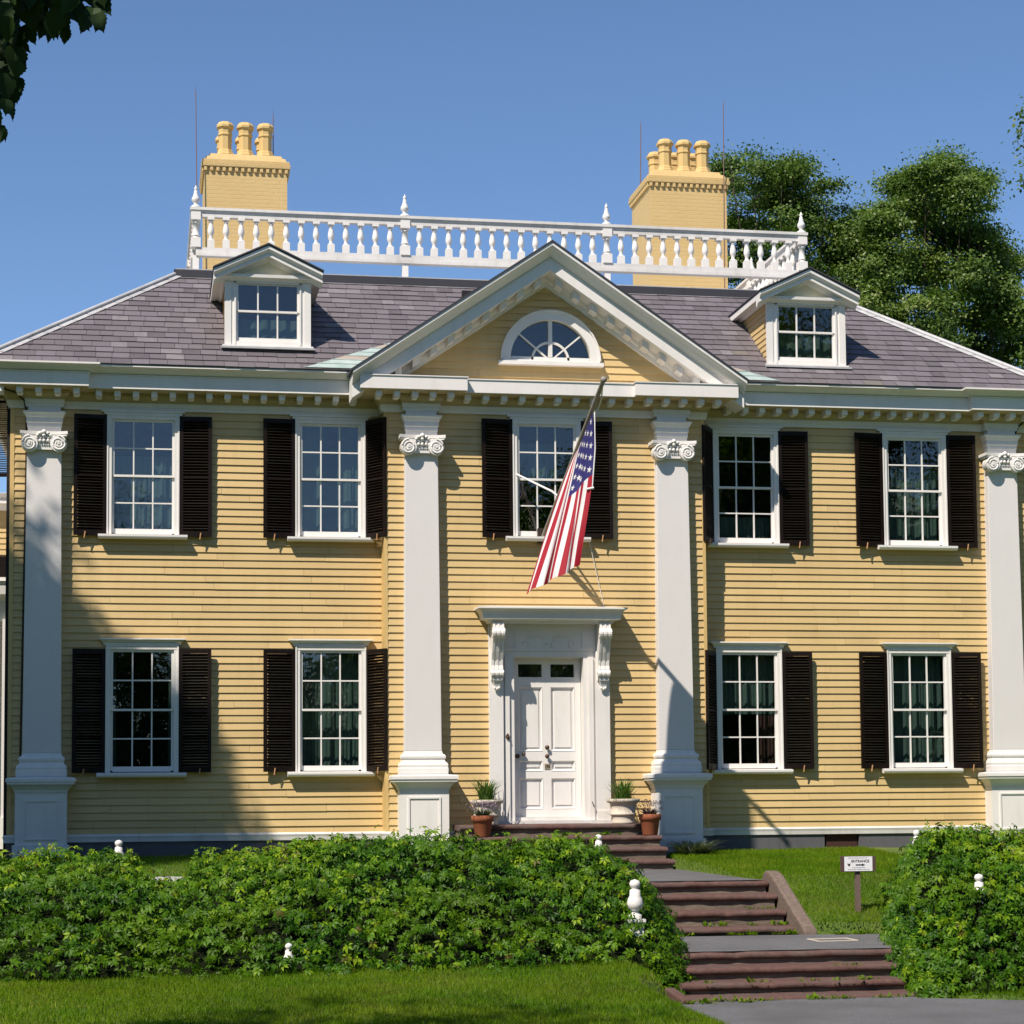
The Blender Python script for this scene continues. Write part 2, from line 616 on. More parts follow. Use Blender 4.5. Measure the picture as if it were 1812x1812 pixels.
def copy_part(o, parent, loc, rot=None, label=None):
    c = o.copy()
    put(c, parent, loc, rot)
    if label:
        c['label'] = label
    return c


def copy_tree(o, parent, loc, rot=None):
    """a part with copies of its sub-parts"""
    c = o.copy()
    WL[c.name] = Vector(loc)
    COL.objects.link(c)
    c.parent = parent
    c.location = Vector(loc) - wloc(parent)
    if rot:
        c.rotation_euler = rot
    for ch in list(o.children):
        d = ch.copy()
        COL.objects.link(d)
        d.parent = c
        d.location = ch.location
    return c


# ------------------------------------------------------------------ ground
def smooth(a, b, x):
    t = min(1, max(0, (x - a) / (b - a)))
    return t * t * (3 - 2 * t)


def prof(pts, y):
    if y >= pts[0][0]:
        return pts[0][1]
    for (a, za), (b, zb) in zip(pts, pts[1:]):
        if y >= b:
            return za + (zb - za) * (a - y) / (a - b)
    return pts[-1][1]


LEFT_P = [(0, -0.46), (-2, -0.50), (-5.2, -0.66), (-6.2, -0.72), (-9.3, -1.42), (-13, -1.56), (-20, -1.66), (-40, -1.75), (-200, -1.75)]
PATH_P = [(0, -0.75), (-0.9, -0.9), (-2.2, -0.90), (-4.9, -0.9), (-5.6, -1.6), (-7.0, -1.6), (-8.2, -1.6), (-8.9, -2.0), (-10.2, -2.0), (-11, -1.85), (-40, -1.87), (-200, -1.87)]
RIGHT_P = [(0, -0.47), (-2.2, -0.56), (-4.6, -0.70), (-6.0, -0.98), (-7.15, -1.245), (-9.0, -1.33), (-10.2, -1.72), (-40, -1.75), (-200, -1.75)]


def gz(x, y):
    l, p, r = prof(LEFT_P, y), prof(PATH_P, y), prof(RIGHT_P, y)
    if y < -9:
        a = smooth(-0.95, -0.55, x + 0.34 * smooth(-10.2, -11.0, y) if y > -11 else x + 0.34) if y < -10.2 else smooth(-0.95, -0.55, x)
        b = smooth(-0.12, 0.12, y + 10.30 + 0.575 * (x - 2.0)) * smooth(1.8, 2.1, x) if y < -10.15 else smooth(2.9, 3.2, x)
    elif y < -6.9:
        a = smooth(-1.6, -1.2, x)
        b = smooth(3.4, 4.2, x)
    else:
        a = smooth(-1.75, -1.5, x)
        b = smooth(1.5, 1.66, x) if y > -5.35 else smooth(1.68, 1.80, x)
    z = l + (p - l) * a
    z = z + (r - z) * b
    return z + 0.015 * sin(1.7 * x + 0.6 * y) * sin(0.9 * y - x)


def axis(lo, hi, d, far):
    a = list(np.arange(lo, hi + 1e-6, d))
    pre, post = [], []
    s, p, q = d, lo, hi
    while p > -far:
        s *= 1.6
        p -= s
        q += s
        pre.append(p)
        post.append(q)
    return pre[::-1] + a + post


gx, gy = axis(-9, 7, 0.1, 400), axis(-16, 1.0, 0.1, 400)
gv = [(x, y, gz(x, y)) for y in gy for x in gx]
nx = len(gx)
gf = np.array([(j * nx + i, j * nx + i + 1, (j + 1) * nx + i + 1, (j + 1) * nx + i) for j in range(len(gy) - 1) for i in range(nx - 1)])
g = np_mesh('lawn', np.array(gv), gf, np.full(len(gf), 0.5), M['turf'], smooth=True)
tag(g, None, None, kind='structure')


def wavy_sheet(name, poly, z_of, mat, step=0.25):
    """a paved sheet with a slightly ragged edge"""
    b = MB()
    pts = []
    for (x0, y0), (x1, y1) in zip(poly, poly[1:] + poly[:1]):
        n = max(1, int(math.hypot(x1 - x0, y1 - y0) / step))
        for k in range(n):
            t = k / n
            j = 0.02 if k else 0
            pts.append((x0 + (x1 - x0) * t + random.uniform(-j, j), y0 + (y1 - y0) * t + random.uniform(-j, j)))
    b.face([(x, y, z_of(x, y)) for x, y in pts])
    o = b.build(name, mat)
    tag(o, None, None, kind='structure')
    return o


wavy_sheet('upper_path', [(-1.55, -5.67), (1.69, -5.67), (1.60, -5.4), (1.55, -4), (1.5, -2.05), (-1.5, -2.05)], lambda x, y: -0.69 + 0.008 * (y + 2.2), M['asphalt'])
wavy_sheet('landing_path', [(-1.3, -8.98), (3.6, -8.98), (3.9, -7.25), (3.3, -7.16), (1.9, -7.12), (-1.3, -6.9)], lambda x, y: -1.305 + 0.018 * (y + 7.0), M['asphalt'])
wavy_sheet('street_path', [(-0.75, -10.05), (2.3, -10.05), (2.0, -10.32), (3.1, -10.95), (4.6, -11.8), (9.0, -15.0), (12.0, -30), (-3.2, -30), (-2.0, -20), (-1.15, -13.2), (-0.9, -11.4)],
           lambda x, y: -1.755 - 0.003 * (-10 - y), M['asphalt'])

# ------------------------------------------------------------------ house
P_BAY = 0.40
HX = 7.83
BX = 2.44
house = thing('house', 'large yellow clapboard house with white columns, black shutters and slate roof', 'house', (0, 5.5, -0.48))

XW = (-5.932, -3.196, 3.196, 5.932)
GW = 0.416
Z_LO = (0.834, 2.494)
Z_UP = (4.30, 5.87)
OPEN_W = []
for x in XW:
    OPEN_W.append((x - 0.5, x + 0.5, Z_LO[0] - 0.12, Z_LO[1] + 0.12))
    OPEN_W.append((x - 0.5, x + 0.5, Z_UP[0] - 0.12, Z_UP[1] + 0.12))
OPEN_B = [(-0.5, 0.5, Z_UP[0] - 0.12, Z_UP[1] + 0.12), (-0.88, 0.88, -1, 2.9)]
COURSE = 0.1085


def clapboards(name, O, U, N, u0, u1, z0, z1, openings=(), limit=None, parent=None, mat=None, jit=True):
    """lapped boards on the vertical plane O + u*U, facing N"""
    b = MB()
    O, U, N = Vector(O), Vector(U), Vector(N)

    def pt(u, z, o):
        p = O + U * u + N * o
        return (p.x, p.y, z)
    k = 0
    z = z0
    while z < z1 - 0.01:
        zt = min(z + COURSE, z1)
        zc = (z + zt) / 2
        lo, hi = u0, u1
        if limit:
            lo, hi = limit(z, zt)
        iv = [(lo, hi)] if hi - lo > 0.02 else []
        for (a, c, q0, q1) in openings:
            if q0 < zc < q1:
                nv = []
                for (s, e) in iv:
                    if c <= s or a >= e:
                        nv.append((s, e))
                    else:
                        if a - s > 0.01:
                            nv.append((s, a))
                        if e - c > 0.01:
                            nv.append((c, e))
                iv = nv
        for (s, e) in iv:
            cuts = [s]
            q = s + random.uniform(0.6, 3.0)
            while q < e - 0.35:
                cuts.append(q)
                q += random.uniform(1.4, 3.2)
            cuts.append(e)
            for i, (a, c) in enumerate(zip(cuts, cuts[1:])):
                if i:
                    a += 0.003
                j0, j1 = (random.uniform(-0.0022, 0.0022) for _ in '12') if jit else (0, 0)
                th = 0.024 + random.uniform(-0.0015, 0.002)
                t = random.random()
                lb, lt_ = (a, c), (a, c)
                if limit:
                    l2 = limit(zt, zt)
                    if i == 0:
                        lt_ = (max(a, l2[0]), lt_[1])
                    if c == e:
                        lt_ = (lt_[0], min(c, l2[1]))
                    if lt_[1] <= lt_[0]:
                        lt_ = ((lb[0] + lb[1]) / 2, (lb[0] + lb[1]) / 2 + 0.001)
                v = [pt(lb[0], z + j0, th), pt(lb[1], z + j1, th), pt(lt_[1], zt + 0.012, 0.003), pt(lt_[0], zt + 0.012, 0.003),
                     pt(lb[0], z + j0, 0), pt(lb[1], z + j1, 0)]
                b.faces(v, [(0, 1, 2, 3), (4, 5, 1, 0), (4, 0, 3), (1, 5, 2)], 0, t)
        z += COURSE
        k += 1
    return b.build(name, mat or M['yellow'], parent, fix=False)


Z0W = -0.155
clapboards('front_wall', (0, 0, 0), (1, 0, 0), (0, -1, 0), -HX + 0.06, -BX + 0.02, Z0W, 6.08, OPEN_W, parent=house)
clapboards('front_wall', (0, 0, 0), (1, 0, 0), (0, -1, 0), BX - 0.02, HX - 0.06, Z0W, 6.08, OPEN_W, parent=house)
clapboards('entrance_bay_wall', (0, -P_BAY, 0), (1, 0, 0), (0, -1, 0), -BX + 0.05, BX - 0.05, Z0W, 6.08, OPEN_B, parent=house)
for s in (-1, 1):
    b = MB()
    b.box(s * BX - (0.05 if s > 0 else 0), s * BX + (0.05 if s < 0 else 0), -P_BAY - 0.024, 0, Z0W, 6.06)
    b.build('corner_board', M['yellow_flat'], house)
    b = MB()
    b.box(s * HX - (0.06 if s > 0 else 0), s * HX + (0.06 if s < 0 else 0), -0.026, 0.06, Z0W, 6.06)
    b.build('corner_board', M['yellow_flat'], house)
    sw = clapboards('side_wall', (s * HX, 0, 0), (0, 1, 0), (s, 0, 0), 0.06, 11.5, Z0W, 6.08, parent=house)
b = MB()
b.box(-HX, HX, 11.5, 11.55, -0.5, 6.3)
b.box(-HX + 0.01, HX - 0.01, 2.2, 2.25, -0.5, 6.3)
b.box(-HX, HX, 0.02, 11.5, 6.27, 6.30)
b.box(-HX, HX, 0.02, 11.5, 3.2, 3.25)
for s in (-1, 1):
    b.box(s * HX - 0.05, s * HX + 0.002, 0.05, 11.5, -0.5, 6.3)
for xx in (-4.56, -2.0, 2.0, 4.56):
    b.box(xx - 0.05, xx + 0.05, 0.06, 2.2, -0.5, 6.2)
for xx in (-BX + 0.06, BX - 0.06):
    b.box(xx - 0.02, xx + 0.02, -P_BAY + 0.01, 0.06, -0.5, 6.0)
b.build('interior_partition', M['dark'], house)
# white water table and dark stone foundation
b = MB()
b.molding([(-HX, 11.5), (-HX, 0), (-BX, 0), (-BX, -P_BAY), (BX, -P_BAY), (BX, 0), (HX, 0), (HX, 11.5)],
          [(0, -0.25), (0.04, -0.25), (0.045, -0.20), (0.055, -0.165), (0.03, -0.14), (0, -0.135)])
b.build('water_table', M['white_old'], house)
b = MB()
b.molding([(-HX, 11.5), (-HX, 0.0), (-BX, 0.0), (-BX, -P_BAY), (BX, -P_BAY), (BX, 0), (4.35, 0), (4.35, 0.14), (4.93, 0.14), (4.93, 0), (HX, 0), (HX, 11.5)],
          [(-0.06, -0.9), (0.012, -0.9), (0.012, -0.25), (-0.06, -0.25)])
b.build('foundation', M['foundation'], house)
b = MB()
b.box(4.4, 4.9, 0.03, 0.05, -0.46, -0.24)
b.build('cellar_hatch', paint('cellar_hatch_wood', (0.06, 0.025, 0.02), 0.8, 0.3), house)

# --- entablature
PILX = (-7.34, -1.9, 1.9, 7.34)
RB = 0.235
IMP = 0.14


def run_path(bay_full):
    p = [(-HX, 11.5), (-HX, 0), (-7.34 - RB, 0), (-7.34 - RB, -IMP), (-7.34 + RB, -IMP), (-7.34 + RB, 0), (-BX, 0)]
    if bay_full:
        p += [(-BX, -P_BAY - IMP), (-1.9 + RB, -P_BAY - IMP), (-1.9 + RB, -P_BAY)]
    else:
        p += [(-BX, -P_BAY), (-1.9 - RB, -P_BAY), (-1.9 - RB, -P_BAY - IMP), (-1.9 + RB, -P_BAY - IMP), (-1.9 + RB, -P_BAY)]
    q = [(-x, y) for x, y in p[::-1]]
    return p + q


b = MB()
b.molding(run_path(False), [(0, 6.04), (0.032, 6.04), (0.036, 6.085), (0.048, 6.085), (0.052, 6.15), (0.0, 6.15)])
b.build('frieze', M['white'], house)
b = MB()
b.molding(run_path(False), [(0, 6.152), (0.06, 6.152), (0.07, 6.185), (0.10, 6.225), (0.105, 6.25), (0.12, 6.25), (0.12, 6.276), (0, 6.276)])
b.molding(run_path(True), [(0.0, 6.277), (0.375, 6.277), (0.375, 6.2805), (0.0, 6.2805)])
b.build('bed_moulding', M['soffit'], house)
b = MB()
b.molding(run_path(True), [(0, 6.282), (0.395, 6.282), (0.40, 6.287), (0.40, 6.47), (0.415, 6.475), (0.415, 6.49), (0, 6.495)])
# modillion blocks
dz = 0.27


def mods(x0, x1, y):
    n = max(1, round((x1 - x0) / dz))
    for i in range(n):
        x = x0 + (i + 0.5) * (x1 - x0) / n
        b.box(x - 0.045, x + 0.045, y - 0.32, y - 0.10, 6.195, 6.276)
        b.box(x - 0.036, x + 0.036, y - 0.28, y - 0.10, 6.175, 6.1949)


mods(-HX - 0.25, -6.75, -IMP)
mods(-6.70, -BX - 0.3, 0)
mods(-BX - 0.25, -1.36, -P_BAY - IMP)
mods(-1.36, 1.36, -P_BAY)
mods(1.36, BX + 0.25, -P_BAY - IMP)
mods(BX + 0.3, 6.70, 0)
mods(6.75, HX + 0.25, -IMP)
b.build('cornice', M['white'], house, bev=0)
CROWN = [(0, 6.497), (0.41, 6.497), (0.435, 6.505), (0.465, 6.525), (0.50, 6.555), (0.535, 6.57), (0.555, 6.572), (0.56, 6.575), (0.56, 6.60), (0.54, 6.603), (0, 6.603)]
b = MB()
hp = run_path(True)
b.molding(hp[:7] + [(-BX, -P_BAY - IMP)], CROWN)
b.molding([(-x, y) for x, y in (hp[:7] + [(-BX, -P_BAY - IMP)])[::-1]], CROWN)
b.build('crown_moulding', M['white'], house)

# --- pediment
RS = 0.675                                  # rake slope
ZA, XE = 8.535, 2.95
RC = sqrt(1 + RS * RS)
YB = -P_BAY


def rake(b, s, prof_, xa=0.0, xe=XE, mi=0):
    v = []
    for (o, n) in prof_:
        for xx in (xa, xe):
            v.append((s * xx, YB - o, ZA - RS * xx - n * RC))
    m = len(prof_)
    f = [(2 * k, 2 * k + 1, 2 * ((k + 1) % m) + 1, 2 * ((k + 1) % m)) for k in range(m)]
    f += [tuple(2 * k for k in range(m)), tuple(2 * k + 1 for k in range(m))]
    b.faces(v, f, mi)


clapboards('pediment_wall', (0, -P_BAY, 0), (1, 0, 0), (0, -1, 0), -2.4, 2.4, 6.50, 8.1,
           [(-0.57, 0.72, 6.85, 7.12), (-0.52, 0.67, 6.85, 7.32), (-0.4, 0.55, 6.85, 7.45), (-0.25, 0.4, 6.85, 7.54)],
           limit=lambda z, zt: (-(ZA - 0.47 - z) / RS, (ZA - 0.47 - z) / RS), parent=house, jit=True)
b = MB()
for s in (-1, 1):
    rake(b, s, [(0, 0.012), (0.64, 0.012), (0.64, 0.05), (0.625, 0.06), (0.58, 0.085), (0.53, 0.125), (0.495, 0.15), (0.49, 0.16), (0, 0.16)])
    rake(b, s, [(0, 0.162), (0.455, 0.162), (0.455, 0.325), (0, 0.325)])
    rake(b, s, [(0, 0.327), (0.12, 0.327), (0.10, 0.365), (0.07, 0.385), (0.06, 0.44), (0.03, 0.445), (0, 0.445)], xe=2.45)
    for i in range(9):
        xc = 0.16 + i * 0.262
        b.hexa([(s * (xc + dx), y, ZA - RS * (xc + dx) - n * RC) for n in (0.415, 0.326) for (dx, y) in
                ((-0.048, YB - 0.34), (0.048, YB - 0.34), (0.048, YB - 0.09), (-0.048, YB - 0.09))])
b.build('pediment_cornice', M['white'], house)
b = MB()
for s in (-1, 1):
    rake(b, s, [(-2.6, -0.014), (0.655, -0.014), (0.655, 0.010), (-2.6, 0.010)], xe=XE + 0.03)
b.build('pediment_roof', M['dark_metal'], house)

# lunette window
LX, LZ = 0.075, 6.875


def arc(r, n=28, a0=0, a1=pi):
    return [(LX + r * cos(a0 + (a1 - a0) * k / n), LZ + r * sin(a0 + (a1 - a0) * k / n)) for k in range(n + 1)]


def arcband(b, r0, r1, y0, y1, zadd=0, mi=0, a0=0, a1=pi):
    A, B = arc(r0, 28, a0, a1), arc(r1, 28, a0, a1)
    for i in range(28):
        q = [A[i], A[i + 1], B[i + 1], B[i]]
        b.hexa([(x, y0, z) for x, z in q] + [(x, y1, z) for x, z in q], mi)


b = MB()
arcband(b, 0.615, 0.755, YB - 0.075, YB + 0.05)
arcband(b, 0.742, 0.765, YB - 0.10, YB - 0.0751)
b.box(LX - 0.80, LX + 0.80, YB - 0.13, YB + 0.05, LZ - 0.085, LZ - 0.03)
b.box(LX - 0.755, LX + 0.755, YB - 0.075, YB + 0.05, LZ - 0.028, LZ + 0.001)
lun = b.build('lunette_window', M['white'], house)
b = MB()
b.box(LX - 0.6, LX + 0.6, YB - 0.03, YB + 0.01, LZ + 0.003, LZ + 0.055)
b.box(LX - 0.03, LX + 0.03, YB - 0.035, YB + 0.01, LZ + 0.056, LZ + 0.62)
arcband(b, 0.26, 0.295, YB - 0.03, YB)
for a in (40, 140):
    ca, sa = cos(radians(a)), sin(radians(a))
    q = [(LX + ca * r - sa * w, LZ + sa * r + ca * w) for r, w in ((0.02, -0.012), (0.62, -0.012), (0.62, 0.012), (0.02, 0.012))]
    b.hexa([(x, YB - 0.028, z) for x, z in q] + [(x, YB + 0.002, z) for x, z in q])
b.build('sash', M['white'], lun)
b = MB()
A = arc(0.615)
b.face([(x, YB + 0.01, z) for x, z in A])
b.build('pane', M['glass'], lun)
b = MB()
b.box(-1.2, 1.2, YB + 0.35, YB + 0.4, 6.6, 8.0)  # dark sheet standing in for the unlit attic behind the lunette
b.build('attic_dark_sheet', M['dark'], house)

# --- main roof
SL = 0.729
EY, EZ, EX = -0.57, 6.605, 8.22
TY = 2.235 - EY                             # run from eave to deck
DK_X, DK_Y0, DK_Y1 = EX - TY, EY + TY, 9.31
BY = 12.01                                  # back eave


def slates(name, O, U, S, N, width, run, parent, mat, expo=0.198, skip=None, base=None):
    """O: eave corner, U: along the eave, S: up the slope (unit), N: normal; hip at 45 degrees each end"""
    b = MB()
    O, U, S, N = Vector(O), Vector(U), Vector(S), Vector(N)
    k = run / (run * sqrt(1 + SL * SL))     # plan run per slope length
    L = run * sqrt(1 + SL * SL)
    n = int(L / expo) + 1
    for i in range(n):
        s0, s1 = i * expo, min((i + 1) * expo + 0.015, L)
        if s1 <= s0:
            continue
        lo, hi = s0 * k - 0.02, width - s0 * k + 0.02
        u = lo - random.uniform(0, 0.25)
        while u < hi:
            w = random.choice((0.2, 0.24, 0.26, 0.3)) * random.uniform(0.95, 1.05)
            a, c = max(u, lo), min(u + w, hi)
            u += w
            if c - a < 0.02:
                continue
            if skip and skip(O + U * ((a + c) / 2) + S * (s0 + 0.12)):
                continue
            h = 0.016 + random.uniform(0, 0.007)
            g_ = 0.0025
            a1, c1 = max(a + g_, lo + 0.0), c - g_
            j = random.uniform(-0.006, 0.006)
            t1l, t1h = s1 * k - 0.02, width - s1 * k + 0.02
            v = [O + U * a1 + S * (s0 + j) + N * h, O + U * c1 + S * (s0 + j) + N * h,
                 O + U * max(min(c1, t1h), t1l) + S * s1 + N * 0.004, O + U * min(max(a1, t1l), t1h) + S * s1 + N * 0.004,
                 O + U * a1 + S * (s0 + j), O + U * c1 + S * (s0 + j)]
            t = min(0.92, max(0, random.gauss(0.54, 0.2))) if random.random() > 0.03 else random.choice((0.93, 1.0, 0.05))
            b.faces(v, [(0, 1, 2, 3), (4, 5, 1, 0)], 0, t)
    # the sheathing under the slates
    e = base or [O, O + U * width, O + U * (width - L * k) + S * L, O + U * (L * k) + S * L]
    b.face([Vector(p) - N * 0.004 for p in e], 1)
    return b.build(name, [mat, M['dark_metal']], parent, fix=False)


sl = 1 / sqrt(1 + SL * SL)
XV = (ZA - EZ) / RS
YV = EY + (ZA - EZ) / SL
roof = slates('roof', (-EX, EY, EZ), (1, 0, 0), (0, sl, SL * sl), (0, -SL * sl, sl), 2 * EX, TY, house, M['slate'],
              skip=lambda p: p.z < ZA - RS * abs(p.x) - 0.03,
              base=[(-EX, EY, EZ), (-XV, EY, EZ), (0, YV, ZA), (XV, EY, EZ), (EX, EY, EZ), (EX - TY, EY + TY, EZ + SL * TY), (-EX + TY, EY + TY, EZ + SL * TY)])
slates('side_roof', (EX, EY, EZ), (0, 1, 0), (-sl, 0, SL * sl), (SL * sl, 0, sl), BY - EY, TY, house, M['slate'])
slates('side_roof', (-EX, BY, EZ), (0, -1, 0), (sl, 0, SL * sl), (-SL * sl, 0, sl), BY - EY, TY, house, M['slate'])
slates('rear_roof', (EX, BY, EZ), (-1, 0, 0), (0, -sl, SL * sl), (0, SL * sl, sl), 2 * EX, TY, house, M['slate'])
ZD = EZ + SL * TY
for sx, ya, yb in ((-1, EY, DK_Y0), (1, EY, DK_Y0), (-1, BY, DK_Y1), (1, BY, DK_Y1)):
    b = MB()
    A, B = Vector((sx * (EX + 0.01), ya, EZ + 0.03)), Vector((sx * (DK_X + 0.01), yb, ZD + 0.03))
    q = (B - A).normalized()
    dy = Vector((0, 1 if yb > ya else -1, 0))
    dx = Vector((-sx, 0, 0))
    w = 0.13
    for d, side in ((dx, 0), (dy, 1)):
        # strip lying on each of the two slopes beside the hip
        down = Vector((0, 0, 0))
        e = Vector((d.x, d.y, 0)) * w
        n = 14
        for k in range(n):
            p0, p1 = A.lerp(B, k / n), A.lerp(B, (k + 1) / n - 0.004)
            z1 = Vector((0, 0, 0.012 + 0.004 * (k % 2)))
            # along d the roof of the other face stays level while the hip rises
            b.face([p0 + z1, p1 + z1, p1 + e + Vector((0, 0, 0.004)) + z1 * 0, p0 + e + z1 * 0])
    b.tube([A + Vector((0, 0, 0.02)), B + Vector((0, 0, 0.02))], 0.035, 8)
    b.build('hip_flashing', M['lead'], house)
b = MB()
b.box(-DK_X - 0.06, DK_X + 0.06, DK_Y0 - 0.06, DK_Y1 + 0.06, ZD - 0.02, ZD + 0.10, 0)
b.box(-DK_X - 0.02, DK_X + 0.02, DK_Y0 - 0.02, DK_Y1 + 0.02, ZD + 0.101, ZD + 0.125, 1)
b.box(-DK_X - 0.075, DK_X + 0.075, DK_Y0 - 0.075, DK_Y0 - 0.02, ZD - 0.065, ZD - 0.03, 1)
b.build('roof_deck', [M['dark_metal'], M['lead']], house)
# green copper flashing at the foot of the pediment
for s in (-1, 1):
    b = MB()

    def rp(x, y, h=0.035):
        return (s * x, y, EZ + SL * (y - EY) + h)
    n = 8
    for k in range(n):
        t0, t1 = k / n, (k + 1) / n
        def up(t):
            return (3.62 + (1.95 - 3.62) * t, EY + (0.42 - EY) * t)
        def lw(t):
            return (2.93 + (1.75 - 2.93) * t, EY + (0.42 - EY) * t)
        b.face([rp(*up(t0)), rp(*lw(t0)), rp(*lw(t1)), rp(*up(t1))], 0, 0.9 if k in (2, 5) else random.uniform(0, 0.6))
        for tt in (t0,):
            a, c = up(tt), lw(tt)
            b.tube([rp(*a, 0.04), rp(*c, 0.04)], 0.008, 6, 0, tint=0.2)
    b.build('copper_flashing', M['copper'], house, fix=False)

# --- windows
def window(name, z0, z1, gw, hood, parent, loc, curtain=('full', 'g')):
    """local frame: wall plane at y=0, x centred, z from the glass bottom; glass z0..z1"""
    H = z1 - z0
    b = MB()
    for s in (-1, 1):
        b.box(min(s * (gw + 0.037), s * (gw + 0.10)), max(s * (gw + 0.037), s * (gw + 0.10)), -0.06, 0.08, -0.085, H + 0.10)
        b.box(min(s * (gw + 0.085), s * (gw + 0.105)), max(s * (gw + 0.085), s * (gw + 0.105)), -0.075, -0.0601, -0.085, H + 0.10)
    b.box(-gw - 0.105, gw + 0.105, -0.065, 0.08, H + 0.037, H + 0.10)
    b.box(-gw - 0.105, gw + 0.105, -0.078, -0.0651, H + 0.085, H + 0.10)
    w = b.build(name, M['white'], parent, loc)
    b = MB()
    L = Vector(loc)

    def part(bb, nm, mt, fix=True):
        return bb.build(nm, mt, w, L, fix=fix)
    # sill
    b.prism([(-0.16, -0.150), (-0.17, -0.13), (-0.17, -0.10), (-0.06, -0.087), (0.06, -0.087), (0.06, -0.15), (-0.10, -0.15), (-0.10, -0.165), (-0.13, -0.165)],
            'x', -gw - 0.225, gw + 0.225)
    part(b, 'sill', M['white'])
    b = MB()
    if hood == 'cap':
        b.box(-gw - 0.14, gw + 0.14, -0.07, 0.02, H + 0.102, H + 0.135)
        b.molding([(-gw - 0.14, 0.0), (-gw - 0.14, -0.07), (gw + 0.14, -0.07), (gw + 0.14, 0.0)],
                  [(0, H + 0.137), (0.012, H + 0.137), (0.02, H + 0.15), (0.05, H + 0.172), (0.062, H + 0.176), (0.062, H + 0.192), (0, H + 0.200)])
    else:
        b.box(-gw - 0.145, gw + 0.145, -0.07, 0.02, H + 0.102, H + 0.135)
        b.box(-gw - 0.185, gw + 0.185, -0.085, 0.02, H + 0.137, H + 0.165)
    part(b, 'hood', M['white'])
    # two sashes, three panes wide and two high each
    b = MB()
    mid = H * 0.485
    for (za, zb_, y) in ((0.0, mid, 0.02), (mid + 0.03, H, -0.012)):
        lower = y > 0
        for s in (-1, 1):
            b.box(min(s * gw, s * (gw + 0.036)), max(s * gw, s * (gw + 0.036)), y - 0.018, y + 0.018, -0.06 if lower else mid, (mid + 0.03) if lower else H + 0.036)
        if lower:
            b.box(-gw, gw, y - 0.018, y + 0.018, -0.075, 0.0)
            b.box(-gw, gw, y - 0.018, y + 0.016, mid, mid + 0.03)
        else:
            b.box(-gw, gw, y - 0.018, y + 0.013, mid - 0.002, mid + 0.03)
            b.box(-gw, gw, y - 0.018, y + 0.018, H, H + 0.036)
        for i in (1, 2):
            xx = -gw + 2 * gw * i / 3
            b.box(xx - 0.010, xx + 0.010, y - 0.014, y + 0.014, za, zb_)
        zc = (za + zb_) / 2
        b.box(-gw, gw, y - 0.013, y + 0.013, zc - 0.010, zc + 0.010)
    part(b, 'sash', M['white'])
    b = MB()
    for (za, zb_, y) in ((0.0, mid, 0.022), (mid + 0.03, H, -0.010)):
        for i in range(3):
            for j in range(2):
                xa, xb = -gw + 2 * gw * i / 3, -gw + 2 * gw * (i + 1) / 3
                q0, q1 = za + (zb_ - za) * j / 2, za + (zb_ - za) * (j + 1) / 2
                d = [random.uniform(-0.0022, 0.0022) for _ in range(3)]
                b.face([(xa, y + d[0], q0), (xb, y + d[1], q0), (xb, y + d[1] + d[2], q1), (xa, y + d[0] + d[2], q1)])
    part(b, 'pane', M['glass'], fix=False)
    for (c0, c1, x0, x1, mt) in curtain:
        b = MB()
        n = 60
        ph = random.uniform(0, 6)
        v = []
        for k in range(n + 1):
            x = x0 + (x1 - x0) * k / n
            yy = 0.20 + 0.010 * sin(x * 37 + ph + 2 * sin(x * 5 + ph)) + 0.014 * sin(x * 13 + ph * 2)
            v += [(x * gw, yy + 0.01, c0 * H), (x * gw, yy, c1 * H)]
        b.faces(v, [(2 * k, 2 * k + 2, 2 * k + 3, 2 * k + 1) for k in range(n)], smooth=True)
        part(b, 'curtain', mt, fix=False)
    return w


G, D = M['curtain'], M['curtain_dark']
full = [(-0.06, 1.05, -1.1, 1.1, G)]
sides = [(-0.06, 1.05, -1.1, -0.25, G), (-0.06, 1.05, 0.3, 1.1, G)]
cur_lo = [[(-0.06, 1.05, -1.1, -0.9, G), (-0.06, 1.05, 0.9, 1.1, G)], full, [(0.46, 1.05, -1.1, 1.1, G), (-0.06, 0.45, 0.55, 1.1, D)], full]
cur_up = [[(-0.06, 0.7, -1.1, 1.1, G)], sides, [(-0.06, 0.22, -1.1, 1.1, G)], [(-0.06, 0.72, -1.1, 1.1, G)]]
for i, x in enumerate(XW):
    window('window', *Z_LO, GW, 'cap', house, (x, 0, Z_LO[0]), cur_lo[i])
    window('window', *Z_UP, GW, 'flat', house, (x, 0, Z_UP[0]), cur_up[i])
window('window', *Z_UP, 0.413, 'flat', house, (0, -P_BAY, Z_UP[0]), [(0.5, 0.86, -1.1, 0.5, G)])

# --- shutters: four meshes (two heights, two hands), then copies
SW = 0.465


